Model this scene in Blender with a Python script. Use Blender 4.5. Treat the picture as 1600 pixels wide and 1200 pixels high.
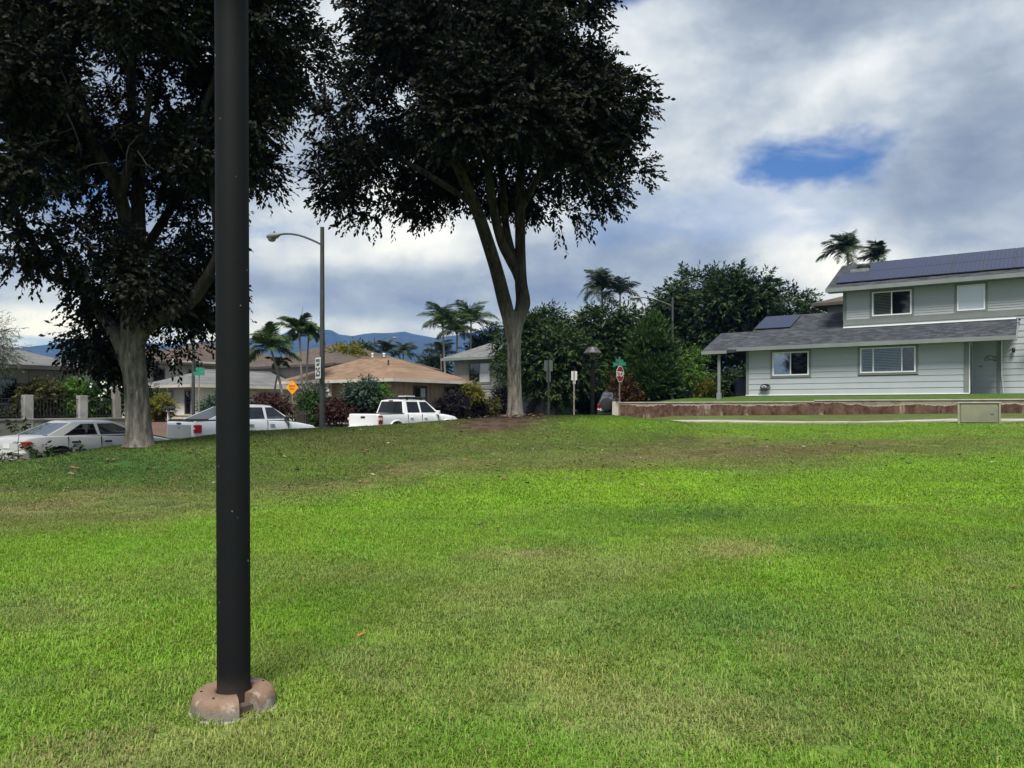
import bpy, bmesh, math, random
import numpy as np
from mathutils import Vector, Matrix, Euler

for o in list(bpy.data.objects):
    bpy.data.objects.remove(o, do_unlink=True)
scene = bpy.context.scene
COL = scene.collection
R = math.radians

# ---------------------------------------------------------------- camera
EYE = 1.55
F = 1200.0          # focal length in photo pixels (1600 wide)
HY = 636.0          # photo row of the horizon
cam_d = bpy.data.cameras.new('camera'); cam = bpy.data.objects.new('camera', cam_d); COL.objects.link(cam)
cam.location = (0, 0, EYE); cam.rotation_euler = (R(90), 0, 0)
cam_d.sensor_width = 36.0; cam_d.lens = F / 1600.0 * 36.0
cam_d.shift_y = (HY - 600.0) / 1600.0
cam_d.clip_start = 0.05; cam_d.clip_end = 30000
scene.camera = cam
scene.view_settings.view_transform = 'Standard'
scene.view_settings.look = 'None'
scene.view_settings.gamma = 1.0
scene.view_settings.use_curve_mapping = False
scene.view_settings.exposure = 0.6

# ---------------------------------------------------------------- node helper
class NT:
    def __init__(s, tree): s.t = tree
    def n(s, typ, **kw):
        nd = s.t.nodes.new(typ)
        for k, v in kw.items(): setattr(nd, k, v)
        return nd
    def _set(s, sock, v):
        if v is None: return
        if isinstance(v, bpy.types.NodeSocket): s.t.links.new(v, sock)
        elif isinstance(v, (tuple, list)) and len(v) == 3 and sock.type == 'RGBA': sock.default_value = (*v, 1)
        else: sock.default_value = v
    def math(s, op, a, b=None, c=None, clamp=False):
        nd = s.n('ShaderNodeMath', operation=op); nd.use_clamp = clamp
        s._set(nd.inputs[0], a); s._set(nd.inputs[1], b)
        if c is not None: s._set(nd.inputs[2], c)
        return nd.outputs[0]
    def vmath(s, op, a, b=None, scale=None):
        nd = s.n('ShaderNodeVectorMath', operation=op)
        s._set(nd.inputs[0], a)
        if b is not None: s._set(nd.inputs[1], b)
        if scale is not None: s._set(nd.inputs['Scale'], scale)
        return nd.outputs['Value'] if op in ('LENGTH', 'DOT_PRODUCT', 'DISTANCE') else nd.outputs['Vector']
    def mix(s, f, a, b, blend='MIX'):
        nd = s.n('ShaderNodeMix', data_type='RGBA', blend_type=blend)
        s._set(nd.inputs[0], f); s._set(nd.inputs[6], a); s._set(nd.inputs[7], b)
        return nd.outputs[2]
    def noise(s, vec, scale, detail=4, rough=0.5, dist=0.0, dim='3D'):
        nd = s.n('ShaderNodeTexNoise', noise_dimensions=dim)
        if vec is not None: s._set(nd.inputs['Vector'], vec)
        nd.inputs['Scale'].default_value = scale; nd.inputs['Detail'].default_value = detail
        nd.inputs['Roughness'].default_value = rough; nd.inputs['Distortion'].default_value = dist
        return nd.outputs['Fac']
    def ss(s, v, a, b):
        nd = s.n('ShaderNodeMapRange', interpolation_type='SMOOTHSTEP')
        s._set(nd.inputs[0], v); nd.inputs[1].default_value = a; nd.inputs[2].default_value = b
        return nd.outputs[0]
    def ramp(s, f, stops):
        nd = s.n('ShaderNodeValToRGB'); cr = nd.color_ramp
        while len(cr.elements) > 1: cr.elements.remove(cr.elements[-1])
        cr.elements[0].position = stops[0][0]; cr.elements[0].color = (*stops[0][1], 1)
        for p, c in stops[1:]:
            e = cr.elements.new(p); e.color = (*c, 1)
        s._set(nd.inputs[0], f); return nd.outputs[0]
    def comb(s, x, y, z):
        nd = s.n('ShaderNodeCombineXYZ')
        for i, v in enumerate((x, y, z)): s._set(nd.inputs[i], v)
        return nd.outputs[0]
    def sep(s, v):
        nd = s.n('ShaderNodeSeparateXYZ'); s._set(nd.inputs[0], v); return nd.outputs

# ---------------------------------------------------------------- world: sky with broken trade-wind cloud
SUN_EL, SUN_AZ = R(60), R(186)          # azimuth clockwise from +Y: sun behind the camera, to the right
world = bpy.data.worlds.new('World'); scene.world = world; world.use_nodes = True
wt = world.node_tree; wt.nodes.clear(); w = NT(wt)
SKY_STR = 0.10
sky = w.n('ShaderNodeTexSky', sky_type='NISHITA'); sky.sun_disc = False
sky.sun_elevation = SUN_EL; sky.sun_rotation = SUN_AZ
sky.air_density = 1.0; sky.dust_density = 0.4; sky.ozone_density = 3.0
dirv = w.vmath('NORMALIZE', w.n('ShaderNodeTexCoord').outputs['Generated'])
dx, dy, dz = w.sep(dirv)
zz = w.math('ADD', w.math('MAXIMUM', dz, 0.0), 0.16)
pl = w.comb(w.math('DIVIDE', dx, zz), w.math('DIVIDE', dy, zz), 0.0)
pl2 = w.vmath('ADD', pl, (3.1, 7.7, 0.0))
big = w.noise(pl2, 0.75, 5, 0.5, 0.0)
fine = w.noise(w.vmath('ADD', pl, (1.3, 0.4, 2.0)), 1.6, 8, 0.55, 0.0)
wisp = w.noise(w.vmath('MULTIPLY', pl, (1.0, 1.3, 1.0)), 2.2, 10, 0.58, 0.2)
puff = w.noise(w.vmath('MULTIPLY', dirv, (5.5, 5.5, 8.5)), 1.0, 12, 0.55, 0.08)
wob = w.math('SUBTRACT', w.noise(w.vmath('MULTIPLY', dirv, (7.0, 7.0, 12.0)), 1.0, 8, 0.62), 0.5)
def dirpx(px, py):
    v = Vector(((px - 800) / F, 1.0, (HY - py) / F)); v.normalize(); return v
def blob(px, py, rx, ry, amp=0.9):
    """soft elliptical patch of sky round a direction, torn by noise"""
    c = dirpx(px, py)
    right = Vector((c.y, -c.x, 0)).normalized(); up = right.cross(c).normalized()
    a = w.math('DIVIDE', w.math('SUBTRACT', w.vmath('DOT_PRODUCT', dirv, tuple(right)), 0.0), rx / F)
    b = w.math('DIVIDE', w.vmath('DOT_PRODUCT', dirv, tuple(up)), ry / F)
    r = w.math('SQRT', w.math('ADD', w.math('MULTIPLY', a, a), w.math('MULTIPLY', b, b)))
    r = w.math('ADD', r, w.math('MULTIPLY', wob, amp * 3.0))
    front = w.ss(w.vmath('DOT_PRODUCT', dirv, tuple(c)), 0.2, 0.5)
    return w.math('MULTIPLY', w.math('SUBTRACT', 1.0, w.ss(r, 0.35, 1.25)), front)
def addm(a, b, k): return w.math('ADD', a, w.math('MULTIPLY', b, k))
# brightness of the cloud deck
lum = w.math('ADD', w.math('MULTIPLY', big, 1.15), w.math('MULTIPLY', fine, 0.35))
lum = w.math('ADD', addm(lum, puff, 1.55), -0.98)
lum = addm(lum, blob(1310, 395, 140, 75, 0.7), 0.30)
lum = addm(lum, blob(1120, 120, 190, 130, 0.4), -0.06)
lum = addm(lum, blob(1220, 70, 150, 80, 0.6), -0.16)
lum = addm(lum, blob(560, 350, 210, 70, 0.5), 0.26)
lum = addm(lum, blob(1090, 330, 130, 50, 0.8), 0.10)
lum = addm(lum, blob(60, 520, 120, 35, 0.6), 0.20)
lum = addm(lum, blob(1540, 330, 170, 110, 0.5), -0.20)
lum = addm(lum, blob(1480, 180, 170, 90, 0.5), -0.08)
lum = addm(lum, blob(600, 455, 330, 45, 0.4), -0.17)
lum = addm(lum, blob(60, 440, 150, 45, 0.5), -0.20)
lum = addm(lum, blob(900, 420, 150, 45, 0.5), -0.06)
lum = addm(lum, blob(760, 505, 330, 16, 0.4), 0.10)
cloud = w.ramp(lum, [(0.12, (0.15, 0.185, 0.24)), (0.36, (0.235, 0.275, 0.335)), (0.52, (0.33, 0.375, 0.435)), (0.68, (0.46, 0.50, 0.545)),
                     (0.84, (0.57, 0.60, 0.635)), (1.0, (0.70, 0.715, 0.735))])
# how much clear sky shows through
gap = w.math('MULTIPLY', w.ss(w.math('ADD', w.math('MULTIPLY', big, 0.8), w.math('MULTIPLY', wisp, 0.35)), 0.44, 0.30), 0.8)
gap = w.math('MAXIMUM', gap, w.math('MULTIPLY', blob(1275, 252, 120, 46, 0.8), 0.95))
gap = w.math('MAXIMUM', gap, w.math('MULTIPLY', blob(1130, 330, 200, 60, 0.9), 0.42))
gap = w.math('MAXIMUM', gap, w.math('MULTIPLY', blob(970, -10, 60, 22, 0.5), 0.9))
gap = w.math('MAXIMUM', gap, w.math('MULTIPLY', blob(130, 255, 90, 60, 0.5), 0.9))
gap = w.math('MAXIMUM', gap, w.math('MULTIPLY', blob(0, 130, 60, 50, 0.5), 0.8))
gap = w.math('MAXIMUM', gap, w.math('MULTIPLY', blob(60, 535, 60, 9, 0.5), 0.6))
gap = w.math('MULTIPLY', gap, w.math('SUBTRACT', 1.0, w.math('MULTIPLY', w.ss(wisp, 0.46, 0.72), 0.75)))
skyc = w.mix(1.0, w.vmath('SCALE', sky.outputs[0], scale=0.70), (0.34, 0.60, 1.0), 'MULTIPLY')
cloud10 = w.vmath('SCALE', cloud, scale=1.0 / SKY_STR)
final = w.mix(gap, cloud10, skyc)
bg = w.n('ShaderNodeBackground'); bg.inputs['Strength'].default_value = SKY_STR
wt.links.new(final, bg.inputs['Color'])
wo = w.n('ShaderNodeOutputWorld'); wt.links.new(bg.outputs[0], wo.inputs['Surface'])
world.cycles.sampling_method = 'MANUAL'; world.cycles.sample_map_resolution = 1024

# ---------------------------------------------------------------- sun, softened by cloud
sd = bpy.data.lights.new('sun', 'SUN'); so = bpy.data.objects.new('sun', sd); COL.objects.link(so)
sd.energy = 4.2; sd.angle = R(20); sd.color = (1.0, 0.97, 0.93)
sv = Vector((math.sin(SUN_AZ) * math.cos(SUN_EL), math.cos(SUN_AZ) * math.cos(SUN_EL), math.sin(SUN_EL)))
so.rotation_euler = sv.to_track_quat('Z', 'Y').to_euler(); so.location = (20, -20, 60)

# ---------------------------------------------------------------- geometry helpers
def X(px, D): return (px - 800.0) / F * D
def Z(py, D): return EYE + (HY - py) / F * D

class MB:
    """collects shapes; build() links them as ONE mesh object"""
    def __init__(s, M=None): s.v = []; s.f = []; s.M = M
    def add(s, vs, fs, M=None):
        o = len(s.v); M2 = M if M is not None else s.M
        for p in vs:
            p = Vector(p)
            s.v.append(tuple(M2 @ p) if M2 is not None else tuple(p))
        for f in fs: s.f.append(tuple(i + o for i in f))
        return s
    def box(s, x0, x1, y0, y1, z0, z1, M=None):
        v = [(x0,y0,z0),(x1,y0,z0),(x1,y1,z0),(x0,y1,z0),(x0,y0,z1),(x1,y0,z1),(x1,y1,z1),(x0,y1,z1)]
        return s.add(v, [(3,2,1,0),(4,5,6,7),(0,1,5,4),(1,2,6,5),(2,3,7,6),(3,0,4,7)], M)
    def bbox(s, x0, x1, y0, y1, z0, z1, b=0.01, M=None):
        """box with chamfered vertical and top edges"""
        def ring(z, i): return [(x0+i+b,y0+i,z),(x1-i-b,y0+i,z),(x1-i,y0+i+b,z),(x1-i,y1-i-b,z),(x1-i-b,y1-i,z),(x0+i+b,y1-i,z),(x0+i,y1-i-b,z),(x0+i,y0+i+b,z)]
        v = ring(z0,0)+ring(z1-b,0)+ring(z1,b); fs = [tuple(range(7,-1,-1)), tuple(range(16,24))]
        for k in (0,8):
            for i in range(8): fs.append((k+i, k+(i+1)%8, k+8+(i+1)%8, k+8+i))
        return s.add(v, fs, M)
    def quad(s, a, b, c, d, M=None): return s.add([a,b,c,d], [(0,1,2,3)], M)
    def poly(s, pts, M=None): return s.add(pts, [tuple(range(len(pts)))], M)
    def prism(s, pts, axis, a, b, M=None):
        """extrude a 2-D polygon along an axis ('x','y','z')"""
        n = len(pts)
        def P(p, t): return {'x': (t, p[0], p[1]), 'y': (p[0], t, p[1]), 'z': (p[0], p[1], t)}[axis]
        v = [P(p,a) for p in pts]+[P(p,b) for p in pts]
        fs = [tuple(range(n-1,-1,-1)), tuple(range(n,2*n))]+[(i,(i+1)%n,n+(i+1)%n,n+i) for i in range(n)]
        return s.add(v, fs, M)
    def tube(s, pts, rads, seg=8, cap=True, M=None, jitter=0.0, rng=None):
        pts = [Vector(p) for p in pts]; n = len(pts); vs = []; fs = []
        if not hasattr(rads, '__len__'): rads = [rads]*n
        ref = None
        for i, p in enumerate(pts):
            t = (pts[min(i+1,n-1)]-pts[max(i-1,0)]).normalized()
            if ref is None: ref = t.orthogonal().normalized()
            ref = (ref - t*ref.dot(t)); ref = ref.normalized() if ref.length > 1e-5 else t.orthogonal().normalized()
            bi = t.cross(ref)
            for k in range(seg):
                a = 2*math.pi*k/seg; rr = rads[i]
                if jitter and rng: rr *= 1 + jitter*(rng.random()-0.5)*2
                vs.append(p+(ref*math.cos(a)+bi*math.sin(a))*rr)
        for i in range(n-1):
            for k in range(seg):
                fs.append((i*seg+k, i*seg+(k+1)%seg, (i+1)*seg+(k+1)%seg, (i+1)*seg+k))
        if cap: fs.append(tuple(range(seg-1,-1,-1))); fs.append(tuple(range((n-1)*seg, n*seg)))
        return s.add(vs, fs, M)
    def lathe(s, prof, seg=24, M=None, c=(0,0,0)):
        vs = []; fs = []; n = len(prof)
        for r, z in prof:
            for k in range(seg):
                a = 2*math.pi*k/seg; vs.append((c[0]+r*math.cos(a), c[1]+r*math.sin(a), c[2]+z))
        for i in range(n-1):
            for k in range(seg): fs.append((i*seg+k, i*seg+(k+1)%seg, (i+1)*seg+(k+1)%seg, (i+1)*seg+k))
        fs.append(tuple(range(seg-1,-1,-1))); fs.append(tuple(range((n-1)*seg, n*seg)))
        return s.add(vs, fs, M)
    def mesh(s, name, smooth=None):
        me = bpy.data.meshes.new(name); me.from_pydata(s.v, [], s.f); me.update()
        if smooth is not None:
            me.shade_smooth()
            if smooth < 180: me.set_sharp_from_angle(angle=R(smooth))
        return me
    def build(s, name, mat, parent=None, smooth=None):
        return link(name, s.mesh(name, smooth), mat, parent)

def link(name, me, mat, parent=None, M=None):
    o = bpy.data.objects.new(name, me); COL.objects.link(o)
    if mat is not None and me is not None and len(me.materials) == 0: me.materials.append(mat)
    if parent is not None: o.parent = parent
    if M is not None: o.matrix_local = M
    return o
def tag(o, label=None, cat=None, group=None, kind=None):
    if label: o['label'] = label
    if cat: o['category'] = cat
    if group: o['group'] = group
    if kind: o['kind'] = kind
    return o
def thing(name, label, cat, loc=(0,0,0), rotz=0.0, group=None):
    o = bpy.data.objects.new(name, None); COL.objects.link(o)
    o.location = loc; o.rotation_euler = (0, 0, rotz); o.empty_display_size = 0.2
    return tag(o, label, cat, group)
def np_mesh(name, V, Fq, smooth=False):
    """fast mesh from numpy arrays, Fq (n,3) or (n,4)"""
    V = np.asarray(V, np.float32); Fq = np.asarray(Fq, np.int32); k = Fq.shape[1]
    me = bpy.data.meshes.new(name)
    me.vertices.add(len(V)); me.vertices.foreach_set('co', V.ravel())
    me.loops.add(Fq.size); me.loops.foreach_set('vertex_index', Fq.ravel())
    me.polygons.add(len(Fq)); me.polygons.foreach_set('loop_start', np.arange(0, Fq.size, k, dtype=np.int32))
    me.update(calc_edges=True)
    if smooth: me.shade_smooth()
    return me
def text_mesh(body, size, extrude=0.002, align='CENTER', sx=1.0):
    cu = bpy.data.curves.new('lettering', 'FONT'); cu.body = body; cu.size = size; cu.extrude = extrude
    cu.align_x = align; cu.align_y = 'CENTER'; cu.space_line = 0.85
    try: cu.offset = size*0.018
    except Exception: pass
    o = bpy.data.objects.new('lettering', cu); COL.objects.link(o)
    dg = bpy.context.evaluated_depsgraph_get()
    me = bpy.data.meshes.new_from_object(o.evaluated_get(dg)); me.name = 'lettering'
    bpy.data.objects.remove(o, do_unlink=True); bpy.data.curves.remove(cu)
    if sx != 1.0:
        for v in me.vertices: v.co.x *= sx
    me.materials.clear()
    return me

# ---------------------------------------------------------------- materials
def principled(name, rough=0.6, metal=0.0, spec=0.5, ior=None):
    m = bpy.data.materials.new(name); m.use_nodes = True
    t = m.node_tree; b = t.nodes['Principled BSDF']
    b.inputs['Roughness'].default_value = rough; b.inputs['Metallic'].default_value = metal
    b.inputs['Specular IOR Level'].default_value = spec
    if ior: b.inputs['IOR'].default_value = ior
    return m, NT(t), b
def pm(name, c1, c2=None, scale=3.0, rough=0.6, metal=0.0, bump=0.0, bscale=None, spec=0.5, detail=6, stretch=None, ior=None, lo=0.35, hi=0.65, coat=0.0):
    """two-tone noise material in object space with fine relief"""
    m, n, b = principled(name, rough, metal, spec, ior)
    if c2 is None: c2 = tuple(min(1, c*0.8) for c in c1)
    co = n.n('ShaderNodeTexCoord').outputs['Object']
    if stretch: co = n.vmath('MULTIPLY', co, stretch)
    f = n.ss(n.noise(co, scale, detail, 0.6), lo, hi)
    n.t.links.new(n.mix(f, c1, c2), b.inputs['Base Color'])
    if bump:
        bn = n.n('ShaderNodeBump'); bn.inputs['Strength'].default_value = bump; bn.inputs['Distance'].default_value = 0.02
        n.t.links.new(n.noise(co, bscale or scale*6, 6, 0.65), bn.inputs['Height'])
        n.t.links.new(bn.outputs[0], b.inputs['Normal'])
    if coat: b.inputs['Coat Weight'].default_value = coat; b.inputs['Coat Roughness'].default_value = 0.04
    return m
def leaf_mat(name, cols, rough=0.6, trans=0.25, spec=0.15):
    """leaves: one colour per leaf from the island's random number, thin translucency"""
    m, n, b = principled(name, rough, 0, spec)
    rnd = n.n('ShaderNodeNewGeometry').outputs['Random Per Island']
    st = [(i/max(1, len(cols)-1), c) for i, c in enumerate(cols)]
    c = n.ramp(rnd, st)
    n.t.links.new(c, b.inputs['Base Color'])
    if trans:
        tr = n.n('ShaderNodeBsdfTranslucent'); n.t.links.new(n.mix(0.5, c, (0.10, 0.16, 0.02), 'ADD') if trans > 0.2 else c, tr.inputs['Color'])
        mx = n.n('ShaderNodeMixShader'); mx.inputs[0].default_value = trans
        n.t.links.new(b.outputs[0], mx.inputs[1]); n.t.links.new(tr.outputs[0], mx.inputs[2])
        n.t.links.new(mx.outputs[0], n.t.nodes['Material Output'].inputs['Surface'])
    return m
UX, UY = 0.574, 0.819                     # unit vector u, along the street (away, to the right)
NX, NY = 0.819, -0.574                    # unit vector n, across it (to the right, nearer)
ROT = math.atan2(NY, NX)                  # rotation of a frame with x along n and y along u
def shingle_mat(name, c1, c2, c3, row=0.075, wid=0.32, axis=(NX, NY)):
    """asphalt shingle courses: position along the eave and height give the courses"""
    m, n, b = principled(name, 0.9, 0, 0.25)
    pos = n.n('ShaderNodeNewGeometry').outputs['Position']
    x, y, z = n.sep(pos)
    s1 = n.math('ADD', n.math('MULTIPLY', x, axis[0]+0.31*axis[1]), n.math('MULTIPLY', y, axis[1]-0.31*axis[0]))
    bt = n.n('ShaderNodeTexBrick'); bt.offset = 0.37; bt.squash = 1.0
    n.t.links.new(n.comb(s1, z, 0.0), bt.inputs['Vector'])
    bt.inputs['Scale'].default_value = 1.0; bt.inputs['Mortar Size'].default_value = 0.004
    bt.inputs['Brick Width'].default_value = wid; bt.inputs['Row Height'].default_value = row
    bt.inputs['Color1'].default_value = (0,0,0,1); bt.inputs['Color2'].default_value = (1,1,1,1); bt.inputs['Mortar'].default_value = (0.1,0.1,0.1,1)
    f = n.math('ADD', n.math('MULTIPLY', bt.outputs['Color'], 0.6), n.math('MULTIPLY', n.noise(pos, 1.4, 6, 0.6), 0.5))
    f = n.math('ADD', f, n.math('MULTIPLY', n.math('SUBTRACT', n.noise(pos, 22, 3, 0.6), 0.5), 0.5))
    n.t.links.new(n.ramp(f, [(0.2, c1), (0.55, c2), (0.95, c3)]), b.inputs['Base Color'])
    bn = n.n('ShaderNodeBump'); bn.inputs['Strength'].default_value = 0.5; bn.inputs['Distance'].default_value = 0.012
    n.t.links.new(f, bn.inputs['Height']); n.t.links.new(bn.outputs[0], b.inputs['Normal'])
    return m
# ---------------------------------------------------------------- terrain
def ss(a, b, x):
    t = np.clip((np.asarray(x, float)-a)/(b-a), 0, 1); return t*t*(3-2*t)
CREST = np.array([(-13,2,.0),(-10.6,8,.06),(-9.5,12,.22),(-9.0,13.5,.28),(-9.04,15.5,.46),(-8.3,17,.68),(-6.43,19.3,.92),(-3.58,21.5,1.01),
                  (-1.5,22.4,1.17),(.05,23,1.28),(3.06,24.5,1.27),(5.1,25.5,1.08),(6.9,26.5,.88),(12,30,.95)], float)
def z_street(u):
    u = np.asarray(u, float)
    return np.where(u < 28, -.25+.028*(np.clip(u,-15,28)-11), .226+.04*(np.clip(u,28,42)-28))
def z_right(u, n): return .92+.014*(np.clip(n,-18,60)+12.5)+.03*(np.clip(u,10,45)-30)
def z_far(x, y):
    u = UX*x+UY*y; n = NX*x+NY*y
    zl = z_street(u)+.35*ss(-30.4,-36,n)
    s = ss(-20.6,-15.5,n)
    return zl*(1-s)+z_right(u,n)*s
def z_base(x, y):
    b = .041*np.log1p(np.exp(np.clip((y-5.5)*1.2,-30,30)))/1.2+.01*x*ss(2,12,y)
    b = np.where(y > 31, b-(y-31)*.041, b)
    u = UX*x+UY*y; n = NX*x+NY*y; w_ = ss(20,28.5,u)
    return b*(1-w_)+z_right(u,n)*w_
def ground_z(x, y):
    x = np.atleast_1d(np.asarray(x, float)); y = np.atleast_1d(np.asarray(y, float))
    best = np.full(x.shape, 1e9); cz = np.zeros(x.shape); sg = np.zeros(x.shape)
    for a, b in zip(CREST[:-1], CREST[1:]):
        e = b[:2]-a[:2]; L2 = e@e
        t = np.clip(((x-a[0])*e[0]+(y-a[1])*e[1])/L2, 0, 1)
        px, py = a[0]+t*e[0], a[1]+t*e[1]; d = np.hypot(x-px, y-py)
        m = d < best
        best = np.where(m, d, best); cz = np.where(m, a[2]+t*(b[2]-a[2]), cz)
        sg = np.where(m, np.sign(e[0]*(y-a[1])-e[1]*(x-a[0])), sg)     # + = behind the crest
    d = best*sg
    side = ss(-.6,.6,d)
    ab = np.abs(d)
    near = z_base(x,y); far = z_far(x,y)
    wn = 1-ss(0.0,5.0,ab); wf = 1-ss(0.2,4.6,ab)
    zn = near*(1-wn)+cz*wn; zf = far*(1-wf)+cz*wf
    z = zn*(1-side)+zf*side
    # house terrace behind the retaining wall is its own piece; far away everything settles level
    r = np.hypot(x,y); k = ss(120,400,r)
    return z*(1-k)+0.9*k
def gz(x, y): return float(ground_z(x,y)[0])
def on_ground(px, py):
    """point of the terrain seen at a photo pixel"""
    D = 2.5*1.0016**np.arange(2000)
    z = ground_z(X(px,D),D); k = np.nonzero(Z(py,D) <= z)[0]
    k = k[0] if len(k) else len(D)-1
    return X(px,D[k]), float(D[k]), float(z[k])

_rg = np.random.RandomState(5); _tab = _rg.rand(256,256)
def vnoise(x, y, s, o=0):
    x = np.asarray(x)*s+17.3*o+500; y = np.asarray(y)*s+9.1*o+500
    xi = np.floor(x).astype(int); yi = np.floor(y).astype(int); fx = x-xi; fy = y-yi
    fx = fx*fx*(3-2*fx); fy = fy*fy*(3-2*fy)
    g = lambda a,b: _tab[a%256, b%256]
    return (g(xi,yi)*(1-fx)+g(xi+1,yi)*fx)*(1-fy)+(g(xi,yi+1)*(1-fx)+g(xi+1,yi+1)*fx)*fy
def fbm(x, y, s, o=0, n=4):
    v = 0; a = .5; t = 0
    for k in range(n): v = v+a*vnoise(x,y,s*2**k,o+k); t += a; a *= .55
    return v/t

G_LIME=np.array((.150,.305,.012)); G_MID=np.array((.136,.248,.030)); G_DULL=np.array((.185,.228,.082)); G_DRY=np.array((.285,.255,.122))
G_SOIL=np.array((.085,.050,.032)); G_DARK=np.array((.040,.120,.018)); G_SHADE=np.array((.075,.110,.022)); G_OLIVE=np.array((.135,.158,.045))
def lawn_field(x, y, z):
    """albedo of the turf and bareness, wear patches and painted mound shade placed where the photograph shows them on the ground"""
    x = np.asarray(x,float); y = np.asarray(y,float); z = np.asarray(z,float)
    yy = np.maximum(y,.6); px = 800+F*x/yy; py = HY+F*(EYE-z)/yy
    front = (y > 1.5)
    n1 = fbm(x,y,.35,1); n2 = fbm(x,y,1.1,7); n3 = fbm(x,y,3.0,3); n4 = fbm(x,y,.18,11)
    jx = (n2-.5)*90; jy = (n1-.5)*40+(n2-.5)*26
    col = np.repeat(G_MID[None],len(x),0)
    bare = np.zeros(len(x))
    def mixc(c, k): 
        nonlocal col
        k = np.clip(k,0,1)[:,None]; col = col*(1-k)+c[None]*k
    mixc(G_LIME, ss(.42,.66,n1)*.55)
    mixc(G_DULL, ss(.50,.72,n2)*.38)
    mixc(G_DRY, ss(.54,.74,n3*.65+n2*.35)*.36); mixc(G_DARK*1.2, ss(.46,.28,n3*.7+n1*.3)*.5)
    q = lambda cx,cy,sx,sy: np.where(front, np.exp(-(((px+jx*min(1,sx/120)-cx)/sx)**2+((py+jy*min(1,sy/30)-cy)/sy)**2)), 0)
    # bright belt of lime-green turf
    up = np.interp(px,[-200,200,380,560,700,850,1000,1200,1400,1600,1900],[840,825,800,765,745,738,735,728,712,700,690])
    belt = np.where(front, ss(-22,24,py+jy*.8-up)*(1-ss(140,300,py-up)), 0)
    mixc(G_LIME, belt*.85)
    mixc(G_LIME*np.array((1.25,1.12,1)), q(1000,760,160,26)*.8+q(1360,790,130,30)*.7)
    # worn band between the belt and the mound
    lo = np.interp(px,[-200,200,380,560,650,760,900,1000,1150,1500,1900],[765,765,762,745,718,705,700,694,690,688,680])
    band = np.where(front, ss(-14,10,py+jy*.7-lo)*(1-ss(-22,16,py+jy*.8-up)), 0)
    mixc(G_OLIVE, band*.8); mixc(G_DRY*.75, band*ss(.45,.7,n2)*.55); bare = np.maximum(bare, band*.35)
    mixc(G_SOIL*1.5, q(1150,708,200,10)*.35+q(1300,700,160,8)*.3+q(960,732,110,5)*.4)
    mixc(G_MID*.8, q(1400,800,200,10)*.5)
    # mound, with the shade on it painted into the turf colour
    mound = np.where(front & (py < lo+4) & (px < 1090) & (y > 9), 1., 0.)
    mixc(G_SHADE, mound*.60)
    mixc(G_DARK*.9, mound*(q(150,725,230,30))*.9)  # deeper shade under the left crown, painted as dark green
    mixc(G_OLIVE*.72, mound*q(560,690,190,26)*.8)
    mixc(G_LIME*.9, mound*q(970,662,110,14)*.9)
    soil = q(770,668,85,13)+q(800,652,60,7)
    mixc(G_SOIL, mound*np.clip(soil*1.2,0,1)); bare = np.maximum(bare, mound*soil*.9)
    # far strip by the path
    mixc(G_LIME, np.where(front & (px > 1050), 1, 0)*q(1350,674,330,10)*.8)
    uu = UX*x+UY*y; mixc(G_OLIVE*.62, ss(28.8,30.5,uu)*(.75+.5*(n2-.5)))
    # patches in the foreground
    mixc(G_DULL*.95, q(880,930,140,90)*.6+q(700,1000,110,50)*.35+q(620,900,130,30)*.5)
    mixc(np.array((.055,.165,.035)), q(1130,975,120,44)*.6*ss(.3,.6,n3+.15))
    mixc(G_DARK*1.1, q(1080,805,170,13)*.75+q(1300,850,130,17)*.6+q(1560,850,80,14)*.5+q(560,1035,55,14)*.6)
    mixc(G_DRY*1.1, q(1140,862,75,14)*.8+q(820,868,70,8)*.7+q(960,880,90,18)*.4+q(1060,1130,130,50)*.55+q(850,1060,70,25)*.5+q(60,1185,75,25)*.9+q(700,925,70,10)*.6+q(370,1140,110,22)*.5)
    mixc(G_DULL, q(60,950,110,35)*.7+q(1500,960,120,60)*.4+q(1530,880,60,20)*.5+q(350,900,160,40)*.4)
    return col, np.clip(bare,0,1)

def axis_coords(a, b, step, far):
    c = list(np.arange(a, b+1e-6, step)); s = step
    lo, hi = [], []; t = a
    while t > -far: s = min(s*1.16, 600); t -= s; lo.append(t)
    s = step; t = b
    while t < far: s = min(s*1.16, 600); t += s; hi.append(t)
    return np.array(lo[::-1]+c+hi)
gxs = axis_coords(-32, 24, .25, 4500); gys = axis_coords(-3, 52, .25, 4500)
GX, GY = np.meshgrid(gxs, gys); gx_, gy_ = GX.ravel(), GY.ravel(); gzv = ground_z(gx_, gy_)
nx_ = len(gxs); ny_ = len(gys)
ii, jj = np.meshgrid(np.arange(nx_-1), np.arange(ny_-1)); b0 = (jj*nx_+ii).ravel()
gme = np_mesh('ground', np.stack([gx_,gy_,gzv],1), np.stack([b0,b0+1,b0+nx_+1,b0+nx_],1), True)
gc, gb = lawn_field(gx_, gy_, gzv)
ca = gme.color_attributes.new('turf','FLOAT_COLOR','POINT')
ca.data.foreach_set('color', np.concatenate([gc, gb[:,None]],1).astype(np.float32).ravel())
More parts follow.
